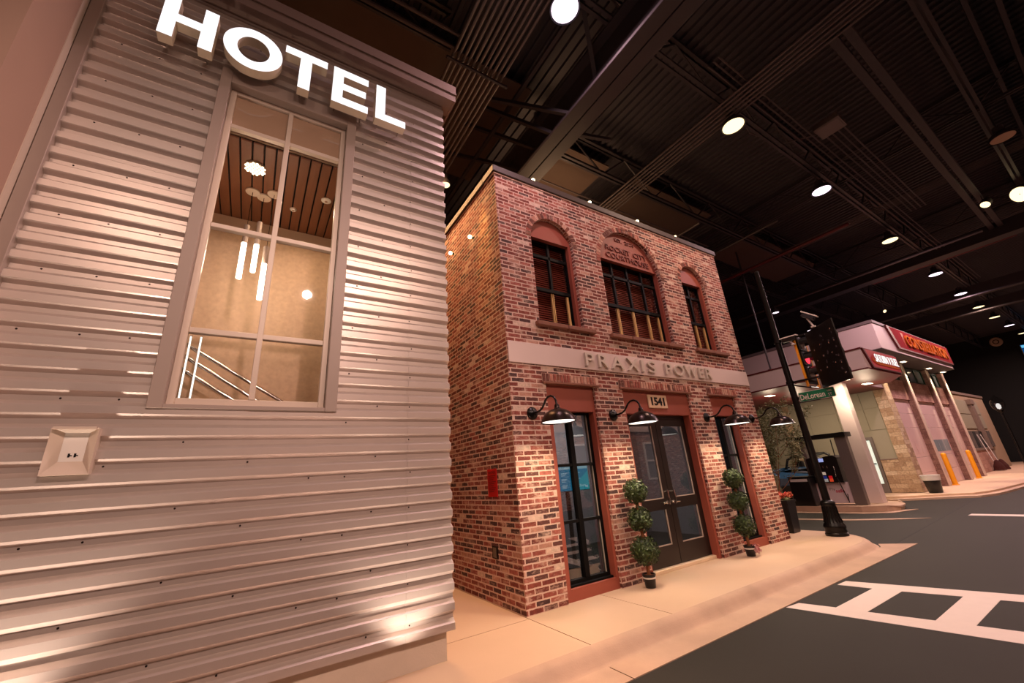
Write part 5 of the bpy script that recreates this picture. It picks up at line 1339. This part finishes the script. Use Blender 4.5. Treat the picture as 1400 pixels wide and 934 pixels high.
# gooseneck bulbs
for x in (3.2, 4.765, 7.25, 8.86):
    light('gooseneck_light', 'SPOT', (x, 3.945, 2.135), 115, (255, 226, 190), 0.12, (x, 4.05, 0), 150, 0.7)
# warm washer in the passage, grazing the brick side wall
light('passage_light', 'SPOT', (2.5, 4.95, 7.2), 420, (255, 190, 100), 0.03, (2.86, 4.98, 5.0), 17, 0.8)
pf = light('passage_fill', 'AREA', (2.2, 7.2, 7.9), 300, (255, 190, 130), 0.4)  # unseen fill added to even out the brick side wall
pf.data.shape = 'RECTANGLE'; pf.data.size = 0.4; pf.data.size_y = 4.0
# stair hall
light('stair_hall_light', 'POINT', (-0.25, 4.9, 4.0), 24, (255, 222, 190), 0.1)
light('stair_hall_downlight', 'AREA', (0.3, 4.9, 5.0), 12, (255, 214, 170), 0.15)
# canopy and soffit downlights, with added fill
for (x, y) in ((16.0, 7.25), (15.75, 4.85), (17.75, 4.86), (18.1, 7.2)):
    light('canopy_light', 'AREA', (x, y, 3.70), 40, (255, 226, 192), 0.25)
    light('canopy_light', 'POINT', (x, y, 3.1), 26, (255, 226, 192), 0.15)  # fill added below each downlight to brighten the soffit
for x in (20.6, 23.4, 27.0, 29.55):
    light('soffit_light', 'SPOT', (x, 4.86, 4.97), 480, (255, 232, 196), 0.04, (x, 5.0, 0), 44, 0.6)
# roof edge lamps and interior
for k, x in enumerate((3.75, 5.13, 6.52, 7.83)):
    light('roof_lamp_light', 'POINT', (x, 4.75, 6.66), 1.5, (255, 204, 150), 0.04)
light('roof_uplight', 'AREA', (6.0, 6.6, 6.3), 55, (255, 200, 150), 1.2, (6.0, 6.6, 9.0))
light('room_light', 'AREA', (6.0, 6.4, 2.95), 110, (255, 240, 236), 0.5)
for x in (15.0, 21.0):
    light('opposite_fill', 'AREA', (x, -5.4, 6.5), 160, WARM, 0.4, (x, -7.0, 2.0))  # unseen fill added to brighten the mirrored brick front
# ---------------------------------------------------------------- camera
cd = bpy.data.cameras.new('camera'); cam = bpy.data.objects.new('camera', cd); COL.objects.link(cam)
F_PX = 544.1334
cd.sensor_fit = 'HORIZONTAL'; cd.sensor_width = 36.0; cd.lens = F_PX * 36.0 / 1400.0
cd.clip_start = 0.05; cd.clip_end = 200
yaw, pit, rol = 0.5823693, 0.3331056, -0.0788154
fwd = Vector((math.sin(yaw) * math.cos(pit), math.cos(yaw) * math.cos(pit), math.sin(pit)))
rgt = Vector((math.cos(yaw), -math.sin(yaw), 0)); up = rgt.cross(fwd)
r2 = rgt * math.cos(rol) + up * math.sin(rol); u2 = -rgt * math.sin(rol) + up * math.cos(rol)
cam.matrix_world = Matrix(((r2.x, u2.x, -fwd.x, 0), (r2.y, u2.y, -fwd.y, 0), (r2.z, u2.z, -fwd.z, 1.5), (0, 0, 0, 1)))
SC.camera = cam
w = bpy.data.worlds.new('world'); SC.world = w; w.use_nodes = True
w.node_tree.nodes['Background'].inputs['Color'].default_value = (0.9, 0.62, 0.55, 1)
w.node_tree.nodes['Background'].inputs['Strength'].default_value = 0.0
vs = SC.view_settings
vs.view_transform = 'Standard'; vs.look = 'None'; vs.gamma = 1.0; vs.use_curve_mapping = False
vs.exposure = 0.0
SC.display_settings.display_device = 'sRGB'
